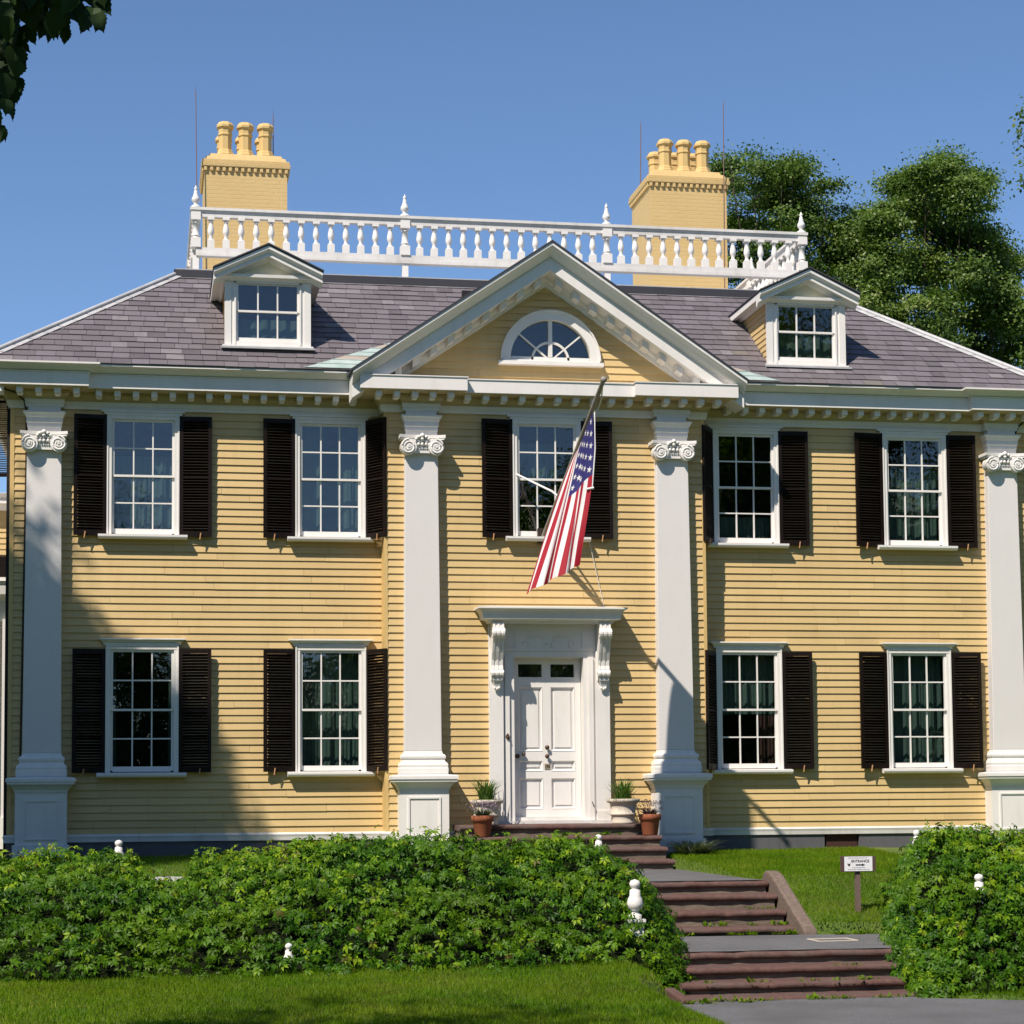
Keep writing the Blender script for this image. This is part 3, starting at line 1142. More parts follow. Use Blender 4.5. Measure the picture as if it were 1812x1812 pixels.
def make_shutter(h, hand, loc, ang):
    b = MB()
    s = hand
    th = 0.018

    def bx(x0, x1, y0, y1, z0, z1):
        b.box(min(s * x0, s * x1), max(s * x0, s * x1), y0, y1, z0, z1)
    bx(0, 0.05, -th, th, 0, h)
    bx(SW - 0.05, SW, -th, th, 0, h)
    bx(0.0501, SW - 0.0501, -th, th, 0, 0.085)
    bx(0.0501, SW - 0.0501, -th, th, h - 0.06, h)
    bx(0.0501, SW - 0.0501, -th * 0.6, th * 0.6, h * 0.5 - 0.012, h * 0.5 + 0.012)
    o = b.build('shutter', M['shutter'], house, loc, (0, 0, ang))
    b = MB()
    for (a, c) in ((0.085, h * 0.5 - 0.012), (h * 0.5 + 0.012, h - 0.06)):
        n = int((c - a) / 0.0415)
        for i in range(n):
            z = a + (i + 0.5) * (c - a) / n
            t = radians(random.uniform(-5, 5) + 36)
            d, e = 0.023, 0.0045
            # outer edge of the slat stands high: the shutter is open, seen from its back
            q = [(-d * cos(t) - e * sin(t), d * sin(t) - e * cos(t)), (d * cos(t) - e * sin(t), -d * sin(t) - e * cos(t)),
                 (d * cos(t) + e * sin(t), -d * sin(t) + e * cos(t)), (-d * cos(t) + e * sin(t), d * sin(t) + e * cos(t))]
            b.prism([(y, z + zz) for y, zz in q], 'x', min(s * 0.045, s * (SW - 0.045)), max(s * 0.045, s * (SW - 0.045)))
    b.build('louvre', M['shutter'], o, loc)
    b = MB()
    x = s * (SW - 0.16)
    b.tube([(x, 0.03, -0.012), (x, -0.045, -0.012)], 0.008, 6)
    b.tube([(x - 0.008, -0.04, -0.045), (x + 0.006, -0.042, 0.055)], 0.011, 6)
    b.build('shutter_dog', M['peg'], o, loc)
    return o


base = {}
H_LO, H_UP = 1.79, 1.775
for i, x in list(enumerate(XW)) + [(9, 0.0)]:
    for up in ((0, 1) if i != 9 else (1,)):
        z = (4.185 if up else 0.745)
        h = H_UP if up else H_LO
        yw = -P_BAY if i == 9 else 0
        for hand in (-1, 1):
            tight = (i == 1 and hand == 1) or (i == 2 and hand == -1)
            a = radians(57) if tight else radians(random.uniform(4, 9))
            ang = -hand * a
            loc = (x + hand * (GW + 0.112), yw - 0.055, z)
            key = (up, hand)
            if key not in base:
                base[key] = make_shutter(h, hand, loc, ang)
            else:
                copy_tree(base[key], house, loc, (0, 0, ang))

# --- pilasters
def spiral(b, cx, y, cz, r, hand):
    """ionic volute: a solid disc with a raised spiral fillet and an eye"""
    n = 26
    ring = [(cx + r * cos(2 * pi * k / n), cz + r * sin(2 * pi * k / n)) for k in range(n)]
    b.prism(ring, 'y', y, y + 0.16)
    pts = []
    for k in range(44):
        t = k / 43
        a = pi / 2 + hand * t * 2 * pi * 2.1
        rr = r * (0.93 - 0.72 * t)
        pts.append((cx + rr * cos(a), y - 0.004, cz + rr * sin(a)))
    b.tube(pts, 0.016, 6, r1=0.010)
    e = [(cx + r * 0.17 * cos(2 * pi * k / 12), cz + r * 0.17 * sin(2 * pi * k / 12)) for k in range(12)]
    b.prism(e, 'y', y - 0.022, y)


def make_pilaster(x, yw):
    L = Vector((x, yw, -0.45))
    z = lambda q: q + 0.45
    b = MB()
    b.frustum(0, 0, z(1.03), z(5.40), 0.272, 0.19, 0.243, 0.17, yb=0.02)
    p = b.build('pilaster', M['pilaster'], house, L, bev=0.006)
    # pedestal with a sunk panel
    b = MB()
    b.box(-0.36, 0.36, -0.29, 0.02, z(-0.28), z(0.46))
    b.box(-0.395, 0.395, -0.32, 0.02, z(-0.50), z(-0.281))
    for (x0, x1, z0, z1) in ((-0.24, 0.24, 0.335, 0.36), (-0.24, 0.24, -0.21, -0.185), (-0.24, -0.215, -0.1849, 0.3349), (0.215, 0.24, -0.1849, 0.3349)):
        b.box(x0, x1, -0.306, -0.2901, z(z0), z(z1))
    b.molding([(-0.36, 0.02), (-0.36, -0.29), (0.36, -0.29), (0.36, 0.02)],
              [(0, z(0.462)), (0.01, z(0.462)), (0.02, z(0.50)), (0.06, z(0.55)), (0.085, z(0.575)), (0.11, z(0.58)), (0.11, z(0.61)), (0.125, z(0.615)), (0.125, z(0.66)), (0.11, z(0.672)), (0, z(0.685))])
    b.build('pedestal', M['white'], p, L)
    b = MB()
    b.molding([(-0.272, 0.02), (-0.272, -0.19), (0.272, -0.19), (0.272, 0.02)],
              [(0, z(0.688)), (0.082, z(0.688)), (0.085, z(0.77)), (0.078, z(0.79)), (0.082, z(0.82)), (0.07, z(0.855)), (0.045, z(0.87)), (0.035, z(0.90)), (0.05, z(0.92)), (0.052, z(0.95)), (0.035, z(0.975)), (0.012, z(0.985)), (0.0, z(1.03))])
    b.box(-0.27, 0.27, -0.188, 0.02, z(0.69), z(1.029))
    b.build('base', M['white'], p, L)
    # ionic capital
    b = MB()
    y = -0.30
    spiral(b, -0.205, y, z(5.485), 0.118, 1)
    spiral(b, 0.205, y, z(5.485), 0.118, -1)
    b.box(-0.245, 0.245, -0.24, 0.02, z(5.40), z(5.56))
    # abacus with concave front
    ab = []
    for k in range(13):
        t = -1 + 2 * k / 12
        ab.append((0.335 * t, -0.265 - 0.07 * t * t))
    ab = [(-0.335, 0.0)] + ab + [(0.335, 0.0)]
    b.prism(ab, 'z', z(5.615), z(5.66))
    b.prism([(q[0] * 0.95, q[1] * 0.96) for q in ab], 'z', z(5.59), z(5.6149))
    b.prism([(-0.23, -0.275), (0.23, -0.275), (0.23, 0), (-0.23, 0)], 'z', z(5.5605), z(5.5899))
    for k in range(5):
        xx = -0.11 + 0.055 * k
        b.lathe([(0.004, -0.03), (0.02, -0.018), (0.026, 0.0), (0.02, 0.02), (0.006, 0.03)], (xx, -0.262, z(5.525)), 8)
    for k in range(9):
        xx = -0.125 + 0.031 * k
        b.lathe([(0.003, -0.013), (0.013, 0), (0.003, 0.013)], (xx, -0.25, z(5.465)), 6)
    for (xx, zz, r) in ((-0.055, 5.63, 0.03), (0, 5.65, 0.04), (0.055, 5.63, 0.03), (0.0, 5.60, 0.03), (-0.09, 5.60, 0.022), (0.09, 5.60, 0.022)):
        b.lathe([(0.004, -r), (r * 0.8, -r * 0.5), (r, 0), (r * 0.8, r * 0.5), (0.004, r)], (xx, -0.285, z(zz)), 8)
    b.build('capital', M['white'], p, L)
    # entablature block above the capital
    b = MB()
    b.molding([(-0.235, 0.02), (-0.235, -0.17), (0.235, -0.17), (0.235, 0.02)],
              [(-0.2, z(5.662)), (0.0, z(5.662)), (0.0, z(5.74)), (0.010, z(5.742)), (0.010, z(5.80)), (0.022, z(5.81)), (0.022, z(5.88)), (0.03, z(5.885)), (0.05, z(5.93)), (0.065, z(5.945)), (0.065, z(5.97)), (-0.2, z(5.975))])
    b.box(-0.228, 0.228, -0.165, 0.02, z(5.976), z(6.16))
    b.box(-0.24, 0.24, -0.178, 0.02, z(6.161), z(6.279))
    b.build('impost', M['white'], p, L)
    return p


pil0 = make_pilaster(PILX[0], 0)
copy_tree(pil0, house, (PILX[1], -P_BAY, -0.45))
copy_tree(pil0, house, (PILX[2], -P_BAY, -0.45))
copy_tree(pil0, house, (PILX[3], 0, -0.45))
# white stone footing under the right entrance pilaster
b = MB()
b.frustum(1.95, -0.75, -0.64, -0.50, 0.44, 0.16, 0.36, 0.10)
b.build('footing_stone', M['white_old'], house, bev=0.03)

# --- entrance
YD = -P_BAY
b = MB()
for s in (-1, 1):
    def bx(x0, x1, y0, y1, z0, z1, bb=b):
        bb.box(min(s * x0, s * x1), max(s * x0, s * x1), y0, y1, z0, z1)
    bx(0.70, 0.905, YD - 0.12, YD, 0.0, 2.50)
    bx(0.665, 0.699, YD - 0.05, YD, 0.0, 2.42)
    bx(0.60, 0.664, YD - 0.085, YD, 0.0, 2.42)
    bx(0.585, 0.599, YD - 0.065, YD, 0.0, 2.42)
    bx(0.525, 0.584, YD - 0.05, YD + 0.24, 0.0, 2.42)
    bx(0.70, 0.905, YD - 0.135, YD - 0.1201, 0.0, 0.14)
b.box(-0.699, 0.699, YD - 0.05, YD + 0.2, 2.4201, 2.50)
b.box(-0.56, 0.56, YD + 0.0, YD + 0.24, 2.405, 2.4199)
b.box(-0.905, 0.905, YD - 0.065, YD, 2.501, 2.90)
# carved header panels
for (x0, x1) in ((-0.70, -0.50), (0.50, 0.70)):
    for (a, c, d, e) in ((x0, x1, 2.80, 2.815), (x0, x1, 2.555, 2.57), (x0, x0 + 0.015, 2.5701, 2.7999), (x1 - 0.015, x1, 2.5701, 2.7999)):
        b.box(a, c, YD - 0.078, YD - 0.0651, d, e)
for s in (-1, 1):
    b.tube([(s * (0.20 + 0.14 * cos(a)), YD - 0.068, 2.66 + 0.07 * sin(a)) for a in np.linspace(0.3, 2.9, 14)], 0.012, 6)
    b.tube([(s * (0.35 + 0.05 * cos(a)), YD - 0.068, 2.60 + 0.05 * sin(a)) for a in np.linspace(0.0, 4.5, 12)], 0.010, 6)
    b.tube([(s * (0.06 + 0.03 * cos(a)), YD - 0.068, 2.60 + 0.04 * sin(a)) for a in np.linspace(1.0, 5.5, 10)], 0.010, 6)
entr = b.build('door_surround', M['white'], house)
b = MB()
b.molding([(-0.93, YD), (-0.93, YD - 0.28), (0.93, YD - 0.28), (0.93, YD)],
          [(-0.28, 2.902), (0.0, 2.902), (0.015, 2.93), (0.05, 2.95), (0.10, 2.955), (0.105, 3.02), (0.115, 3.035), (0.125, 3.06), (0.16, 3.095), (0.185, 3.10), (0.185, 3.125), (0.0, 3.15), (-0.28, 3.155)])
b.box(-0.93, 0.93, YD - 0.278, YD, 2.903, 3.15)
b.build('hood', M['white'], entr)


def console(s):
    b = MB()
    Lc = Vector((s * 0.80, YD - 0.12, 0))
    n = 20
    prof_ = []
    # outer S curve from the big upper scroll to the small lower scroll
    up, lo = (0.215, 2.745, 0.072), (0.085, 2.16, 0.052)
    fr = [(up[0] + up[2] * cos(a), up[1] + up[2] * sin(a)) for a in np.linspace(pi * 0.5, -pi * 0.45, 8)]
    mid = [(0.185, 2.60), (0.14, 2.48), (0.085, 2.36), (0.075, 2.28), (0.095, 2.225)]
    l2 = [(lo[0] + lo[2] * cos(a), lo[1] + lo[2] * sin(a)) for a in np.linspace(0.45 * pi, -pi * 0.6, 8)]
    prof_ = [(0.0, 2.90), (0.2, 2.90)] + fr + mid + l2 + [(0.03, 2.06), (0.0, 2.06)]
    for i in range(5):
        x0 = -0.083 + i * 0.0335
        w = 0.0315
        off = 0.012 if i % 2 == 0 else 0.0
        b.prism([(-(o + (off if o > 0.02 else 0)), z) for o, z in prof_], 'x', x0, x0 + w)
    for side in (-1, 1):
        xs = side * 0.086
        for (cy, cz, r) in (up, lo):
            b.tube([(xs, -(cy + (r * (1 - 0.75 * t)) * cos(a)), cz + (r * (1 - 0.75 * t)) * sin(a)) for t, a in zip(np.linspace(0, 1, 22), np.linspace(pi / 2, -3.4 * pi, 22))], 0.009, 5)
    # acanthus drop under the scroll
    b.hexa([(-0.065, -0.10, 2.06), (0.065, -0.10, 2.06), (0.065, 0, 2.06), (-0.065, 0, 2.06), (-0.075, -0.105, 2.105), (0.075, -0.105, 2.105), (0.075, 0, 2.105), (-0.075, 0, 2.105)])
    b.hexa([(-0.035, -0.045, 1.945), (0.035, -0.045, 1.945), (0.03, 0, 1.945), (-0.03, 0, 1.945), (-0.062, -0.085, 2.059), (0.062, -0.085, 2.059), (0.062, 0, 2.059), (-0.062, 0, 2.059)])
    for (dx, dzz) in ((-0.03, 1.95), (0.0, 1.935), (0.03, 1.95)):
        b.lathe([(0.003, -0.028), (0.02, -0.01), (0.022, 0.012), (0.003, 0.03)], (dx, -0.045, dzz), 8)
    return b.build('scroll_bracket', M['white'], entr, Lc)


console(-1)
console(1)
# threshold
b = MB()
b.box(-0.60, 0.60, YD - 0.11, YD + 0.24, -0.045, 0.0)
b.box(-0.94, -0.601, YD - 0.15, YD + 0.02, -0.05, -0.001)
b.box(0.601, 0.94, YD - 0.15, YD + 0.02, -0.05, -0.001)
b.box(-0.525, 0.525, YD + 0.06, YD + 0.24, 0.001, 0.05)
b.build('threshold', M['white_old'], entr)
# door leaf with six sunk panels and two top lights
b = MB()
yd0, yd1 = YD + 0.16, YD + 0.215
xs = [-0.52, -0.425, -0.065, 0.065, 0.425, 0.52]
zs = [0.052, 0.175, 0.625, 0.735, 0.885, 1.03, 1.98, 2.13, 2.325, 2.402]
for i in range(5):
    for j in range(9):
        hole = i in (1, 3) and j in (1, 3, 5, 7)
        x0, x1, z0, z1 = xs[i], xs[i + 1], zs[j], zs[j + 1]
        if not hole:
            b.box(x0, x1, yd0, yd1, z0, z1)
        elif j != 7:
            b.face([(x0, yd0 + 0.03, z0), (x1, yd0 + 0.03, z0), (x1, yd0 + 0.03, z1), (x0, yd0 + 0.03, z1)])
            mld = 0.022
            for q in ([(x0, z0), (x1, z0), (x1 - mld, z0 + mld), (x0 + mld, z0 + mld)], [(x1, z0), (x1, z1), (x1 - mld, z1 - mld), (x1 - mld, z0 + mld)],
                      [(x1, z1), (x0, z1), (x0 + mld, z1 - mld), (x1 - mld, z1 - mld)], [(x0, z1), (x0, z0), (x0 + mld, z0 + mld), (x0 + mld, z1 - mld)]):
                b.face([(q[0][0], yd0 - 0.006, q[0][1]), (q[1][0], yd0 - 0.006, q[1][1]), (q[2][0], yd0 + 0.022, q[2][1]), (q[3][0], yd0 + 0.022, q[3][1])])
            b.box(x0 + 0.055, x1 - 0.055, yd0 + 0.018, yd0 + 0.0299, z0 + 0.055, z1 - 0.055)
door = b.build('door', M['white'], house, fix=False)
b = MB()
for x0, x1 in ((-0.425, -0.065), (0.065, 0.425)):
    b.face([(x0, yd0 + 0.025, 2.13), (x1, yd0 + 0.025, 2.13), (x1, yd0 + 0.025, 2.325), (x0, yd0 + 0.025, 2.325)])
b.build('top_light', M['glass'], door, fix=False)
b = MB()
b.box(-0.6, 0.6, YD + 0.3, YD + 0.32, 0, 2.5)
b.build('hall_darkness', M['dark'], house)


def knob(x, y, z, r=0.03):
    b = MB()
    v = []
    prof_ = [(0.0, 0.0), (r * 1.0, 0.0), (r * 1.0, 0.008), (r * 0.4, 0.012), (r * 0.4, 0.025), (r * 0.9, 0.035), (r, 0.05), (r * 0.7, 0.062), (0.001, 0.066)]
    n = 14
    for rr, d in prof_:
        for k in range(n):
            a = 2 * pi * k / n
            v.append((rr * cos(a), -d, rr * sin(a)))
    f = [(i * n + k, i * n + (k + 1) % n, (i + 1) * n + (k + 1) % n, (i + 1) * n + k) for i in range(len(prof_) - 1) for k in range(n)]
    b.faces(v, f, smooth=True)
    return b.build('knob', M['bronze'], door, (x, y, z))


knob(0.0, yd0, 1.085)
knob(0.0, yd0, 0.955)
knob(-0.45, yd0, 0.955, 0.034)
knob(-0.36, yd0, 0.985, 0.024)
b = MB()
b.box(-0.042, 0.042, -0.008, 0, -0.042, 0.042, 0)
b.build('number_plate', paint('plate_metal', (0.30, 0.24, 0.17), 0.4, 0.3), door, (0.005, yd0, 0.80))
fc = bpy.data.curves.new('number', 'FONT')
fc.body = '105'
fc.size = 0.052
fc.align_x = 'CENTER'
fc.align_y = 'CENTER'
fc.extrude = 0.002
fc.materials.append(M['black'])


def text_mesh(curve, name):
    tmp = bpy.data.objects.new('text_source', curve)
    COL.objects.link(tmp)
    dg = bpy.context.evaluated_depsgraph_get()
    me = bpy.data.meshes.new_from_object(tmp.evaluated_get(dg))
    bpy.data.objects.remove(tmp)
    bpy.data.curves.remove(curve)
    me.name = name
    return bpy.data.objects.new(name, me)


put(text_mesh(fc, 'house_number'), door, (0.005, yd0 - 0.011, 0.802), (pi / 2, 0, 0))
b = MB()
b.prism([(0.022 * cos(a) * (1 + 0.3 * cos(2 * a)), 0.05 * sin(a)) for a in np.linspace(0, 2 * pi, 16)[:-1]], 'y', -0.012, 0)
b.lathe([(0.001, -0.015), (0.012, -0.005), (0.012, 0.01), (0.001, 0.02)], (0, -0.03, -0.01), 8)
b.tube([(0, -0.01, -0.01), (0, -0.035, -0.01)], 0.006, 6)
b.build('bell_pull', M['bronze'], entr, (-0.635, YD - 0.086, 1.235))
b = MB()
b.tube([(0, 0, 0), (0.0, -0.03, -0.02), (0.01, -0.05, -0.06), (0.02, -0.05, -0.075)], 0.008, 6)
b.build('door_hook', M['iron'], entr, (0.63, YD - 0.086, 0.27))

# --- dormers
def dormer(cx, dzz, curt):
    hw, y0, zb, ze = 0.63, -0.02, 7.02, 8.06
    za = 8.53
    L = Vector((cx, 0, dzz))
    b = MB()
    # white front: casing boards round the window opening
    gx0, gz0, gz1 = 0.435, 7.185, 7.975
    b.box(-hw, -gx0 - 0.035, y0, y0 + 0.06, zb + 0.04, ze)
    b.box(gx0 + 0.035, hw, y0, y0 + 0.06, zb + 0.04, ze)
    b.box(-gx0 - 0.0349, gx0 + 0.0349, y0, y0 + 0.06, gz1 + 0.036, ze)
    b.box(-gx0 - 0.0349, gx0 + 0.0349, y0 - 0.01, y0 + 0.06, zb + 0.04, gz0 - 0.06)
    for s in (-1, 1):
        b.box(min(s * (gx0 + 0.035), s * (gx0 + 0.06)), max(s * (gx0 + 0.035), s * (gx0 + 0.06)), y0 - 0.02, y0 - 0.0001, zb + 0.06, ze - 0.04)
        b.box(min(s * (hw - 0.09), s * (hw + 0.008)), max(s * (hw - 0.09), s * (hw + 0.008)), y0 - 0.014, y0 - 0.0001, zb + 0.045, ze - 0.04)
    b.box(-gx0 - 0.06, gx0 + 0.06, y0 - 0.02, y0 - 0.0101, ze - 0.065, ze - 0.04)
    b.box(-hw - 0.04, hw + 0.04, y0 - 0.05, y0 + 0.06, zb + 0.0, zb + 0.0399)
    d = b.build('dormer', M['white'], house, L)
    # cheeks with lapped boards
    for s in (-1, 1):
        b = MB()
        z = zb
        while z < ze:
            yb = EY + (z - EZ) / SL
            b.faces([(s * (hw - 0.002), y0 + 0.06, z), (s * (hw - 0.002), max(yb, y0 + 0.07) + 0.3, z), (s * (hw - 0.016), max(yb, y0 + 0.07) + 0.3, z + 0.10), (s * (hw - 0.016), y0 + 0.06, z + 0.10),
                     (s * (hw - 0.02), y0 + 0.06, z), (s * (hw - 0.02), yb + 0.3, z)], [(0, 1, 2, 3), (0, 4, 5, 1)], 0, random.random())
            z += 0.094
        b.build('cheek', M['yellow'], d, L, fix=False)
    # horizontal cornice and small pediment
    b = MB()
    b.molding([(-hw, 1.9), (-hw, y0), (hw, y0), (hw, 1.9)],
              [(0, ze - 0.038), (0.03, ze - 0.035), (0.05, ze), (0.11, ze + 0.005), (0.115, ze + 0.05), (0.0, ze + 0.055)])
    S = (za - (ze + 0.10)) / (hw + 0.16)
    K = sqrt(1 + S * S)
    for s in (-1, 1):
        for pr in ([(0.24, 0.012), (0.24, 0.055), (0.20, 0.09), (0.0, 0.09), (0.0, 0.012)], [(0.185, 0.0901), (0.185, 0.145), (0.0, 0.145), (0.0, 0.0901)],
                   [(0.10, 0.1451), (0.04, 0.19), (0.0, 0.19), (0.0, 0.1451)]):
            v = []
            for (o, n) in pr:
                for xx in (0.0, hw + 0.17):
                    v.append((s * xx, y0 - o, za - S * xx - n * K))
            m = len(pr)
            b.faces(v, [(2 * k, 2 * k + 1, 2 * ((k + 1) % m) + 1, 2 * ((k + 1) % m)) for k in range(m)] + [tuple(2 * k for k in range(m)), tuple(2 * k + 1 for k in range(m))])
        # eave board down each side
        v = []
        for y in (y0 + 0.0, 2.2):
            for (xx, zz) in ((hw + 0.17, 0.10), (hw + 0.17, 0.0), (hw + 0.02, 0.06), (hw + 0.02, 0.16)):
                v.append((s * xx, y, za - S * xx - 0.012 * K - zz * 0.9))
        b.hexa(v)
    b.build('gable_cornice', M['white'], d, L)
    b = MB()
    b.face([(-hw - 0.05, y0 - 0.02, ze + 0.04), (hw + 0.05, y0 - 0.02, ze + 0.04), (0, y0 - 0.02, za - 0.1)])
    b.build('gable_panel', M['cream'], d, L)
    b = MB()
    for s in (-1, 1):
        v = []
        for y in (y0 - 0.265, 2.3):
            for (xx, n) in ((0.0, 0.0), (hw + 0.185, 0.0), (hw + 0.185, -0.02), (0.0, -0.02)):
                v.append((s * xx, y, za - S * xx - n * K + 0.002))
        b.hexa(v)
    b.build('dormer_roof', M['dark_metal'], d, L)
    # window: two sashes, three panes by one each
    b = MB()
    mid = (gz0 + gz1) / 2
    for (za_, zb_, y) in ((gz0, mid - 0.015, y0 + 0.045), (mid + 0.015, gz1, y0 + 0.025)):
        for s in (-1, 1):
            b.box(min(s * gx0, s * (gx0 + 0.0345)), max(s * gx0, s * (gx0 + 0.0345)), y - 0.014, y + 0.014, za_ - 0.05 if y > y0 + 0.03 else za_ - 0.015, zb_ + 0.03)
        for i in (1, 2):
            xx = -gx0 + 2 * gx0 * i / 3
            b.box(xx - 0.011, xx + 0.011, y - 0.012, y + 0.012, za_, zb_)
    b.box(-gx0, gx0, y0 + 0.03, y0 + 0.06, gz0 - 0.058, gz0)
    b.box(-gx0, gx0, y0 + 0.010, y0 + 0.055, mid - 0.0155, mid + 0.0155)
    b.box(-gx0, gx0, y0 + 0.012, y0 + 0.04, gz1, gz1 + 0.035)
    b.build('sash', M['white'], d, L)
    b = MB()
    for (za_, zb_, y) in ((gz0, mid - 0.015, y0 + 0.047), (mid + 0.015, gz1, y0 + 0.027)):
        for i in range(3):
            xa, xb = -gx0 + 2 * gx0 * i / 3, -gx0 + 2 * gx0 * (i + 1) / 3
            e = random.uniform(-0.002, 0.002)
            b.face([(xa, y, za_), (xb, y + e, za_), (xb, y + e, zb_), (xa, y, zb_)])
    b.build('pane', M['glass'], d, L, fix=False)
    b = MB()
    n = 30
    v = []
    for k in range(n + 1):
        x = -0.46 + 0.92 * k / n
        yy = y0 + 0.2 + 0.012 * sin(x * 40)
        v += [(x, yy, gz0 - 0.06), (x, yy, curt)]
    b.faces(v, [(2 * k, 2 * k + 2, 2 * k + 3, 2 * k + 1) for k in range(n)], smooth=True)
    b.box(-0.55, 0.55, y0 + 0.62, y0 + 0.64, gz0 - 0.1, ze, 1)  # near-black box behind the curtain stands in for the dormer's unlit inside
    b.box(-0.55, -0.53, y0 + 0.07, y0 + 0.62, gz0 - 0.1, ze, 1)
    b.box(0.53, 0.55, y0 + 0.07, y0 + 0.62, gz0 - 0.1, ze, 1)
    b.build('curtain', [M['curtain'], M['dark']], d, L, fix=False)
    b = MB()
    b.box(-hw - 0.06, hw + 0.06, y0 - 0.14, y0 + 0.06, zb - 0.03, zb - 0.001)
    b.build('apron_flashing', M['lead'], d, L)


dormer(-4.12, 0.0, 7.50)
dormer(4.22, -0.04, 7.62)

# --- chimneys
def chimney(cx, lift):
    L = Vector((cx, 7.25, 0))
    hw, hd = 0.745, 0.72
    b = MB()
    z1 = 11.73 + lift
    b.box(-hw, hw, -hd, hd, 8.6, z1)
    c = b.build('chimney', M['brick'], house, L)
    b = MB()
    n = 14
    w = 2 * hw / (2 * n - 1) * 1.04
    b.box(-hw - 0.012, hw + 0.012, -hd - 0.012, hd + 0.012, z1 + 0.001, z1 + 0.075)
    for i in range(n):
        x = -hw - 0.012 + (2 * hw + 0.024 - w) * i / (n - 1)
        b.box(x, x + w, -hd - 0.045, -hd - 0.0121, z1 - 0.005, z1 + 0.0749)
        b.box(x, x + w, hd + 0.0121, hd + 0.045, z1 - 0.005, z1 + 0.0749)
        y = -hd + (2 * hd - w) * i / (n - 1)
        b.box(-hw - 0.045, -hw - 0.0121, y, y + w, z1 - 0.005, z1 + 0.0749)
        b.box(hw + 0.0121, hw + 0.045, y, y + w, z1 - 0.005, z1 + 0.0749)
    b.frustum(0, 0, z1 + 0.0751, z1 + 0.15, hw + 0.055, hd + 0.055, hw + 0.06, hd + 0.06)
    b.frustum(0, 0, z1 + 0.1501, z1 + 0.215, hw + 0.045, hd + 0.045, hw + 0.045, hd + 0.045)
    b.frustum(0, 0, z1 + 0.2151, z1 + 0.29, hw - 0.0, hd - 0.0, hw - 0.03, hd - 0.03)
    b.frustum(0, 0, z1 + 0.2901, z1 + 0.36, hw - 0.07, hd - 0.07, hw - 0.10, hd - 0.10)
    b.build('chimney_cap', M['brick'], c, L, bev=0.008)
    zt = z1 + 0.36
    first = None
    for j, y in enumerate((-0.42, 0.36)):
        for i in range(3):
            x = -0.365 + 0.365 * i
            loc = (cx + x, 7.25 + y, zt)
            if first is None:
                b = MB()
                b.lathe([(0.175, -0.03), (0.175, 0.03), (0.155, 0.06), (0.145, 0.10), (0.125, 0.12), (0.122, 0.38), (0.138, 0.39), (0.138, 0.415), (0.128, 0.425),
                         (0.13, 0.50), (0.165, 0.535), (0.165, 0.575), (0.12, 0.635), (0.10, 0.64), (0.095, 0.5)], (0, 0, 0), 8, smooth=False)
                first = b.build('chimney_pot', M['yellow_flat'], c, loc, (0, 0, pi / 8))
            else:
                copy_part(first, c, loc, (0, 0, pi / 8))


chimney(-4.14, 0.0)
chimney(4.14, 0.085)
for p0, p1 in (((-4.99, 6.36, 8.7), (-5.05, 6.36, 13.13)), ((-3.62, 7.0, 11.9), (-3.62, 7.0, 12.98)), ((4.78, 6.42, 8.7), (4.82, 6.42, 13.42)), ((3.47, 7.6, 11.6), (3.50, 7.6, 13.36))):
    b = MB()
    b.tube([p0, p1], 0.013, 6, r1=0.008)
    b.tube([(p1[0], p1[1], p1[2]), (p1[0], p1[1], p1[2] + 0.12)], 0.006, 5, r1=0.001)
    b.build('lightning_rod', paint('copper_rod', (0.20, 0.12, 0.10), 0.5, 0.2), house)

# --- roof balustrade
BYF, BXP = 2.83, 5.12
bal = None
b = MB()


def rail(x0, y0, x1, y1, bb=b):
    ln = math.hypot(x1 - x0, y1 - y0)
    d = Vector((x1 - x0, y1 - y0)) / ln
    nn = Vector((d.y, -d.x))

    def bar(w, z0, z1, ext=0.0):
        v = []
        for z in (z0, z1):
            for (t, s) in ((-ext, -w), (-ext, w), (ln + ext, w), (ln + ext, -w)):
                v.append((x0 + d.x * t + nn.x * s, y0 + d.y * t + nn.y * s, z))
        bb.hexa(v)
    bar(0.085, 9.895, 9.94, 0.09)
    bar(0.065, 9.865, 9.8949, 0.07)
    bar(0.05, 9.79, 9.8649)
    bar(0.055, 9.20, 9.285)
    bar(0.072, 9.145, 9.1999)


SIDEY = (BYF, 5.77, 8.71)
rail(-BXP, BYF, BXP, BYF)
rail(-BXP, 8.71, -BXP, BYF + 0.09)
rail(BXP, BYF + 0.09, BXP, 8.71)
rail(BXP - 0.09, 8.71, -BXP + 0.09, 8.71)
balustrade = b.build('balustrade', M['white_old'], house)


def bal_prof():
    return [(0.027, 0.165), (0.036, 0.175), (0.027, 0.19), (0.026, 0.20), (0.046, 0.235), (0.054, 0.275), (0.050, 0.32), (0.036, 0.385), (0.028, 0.415), (0.037, 0.425), (0.037, 0.438), (0.026, 0.445), (0.03, 0.458), (0.045, 0.465)]


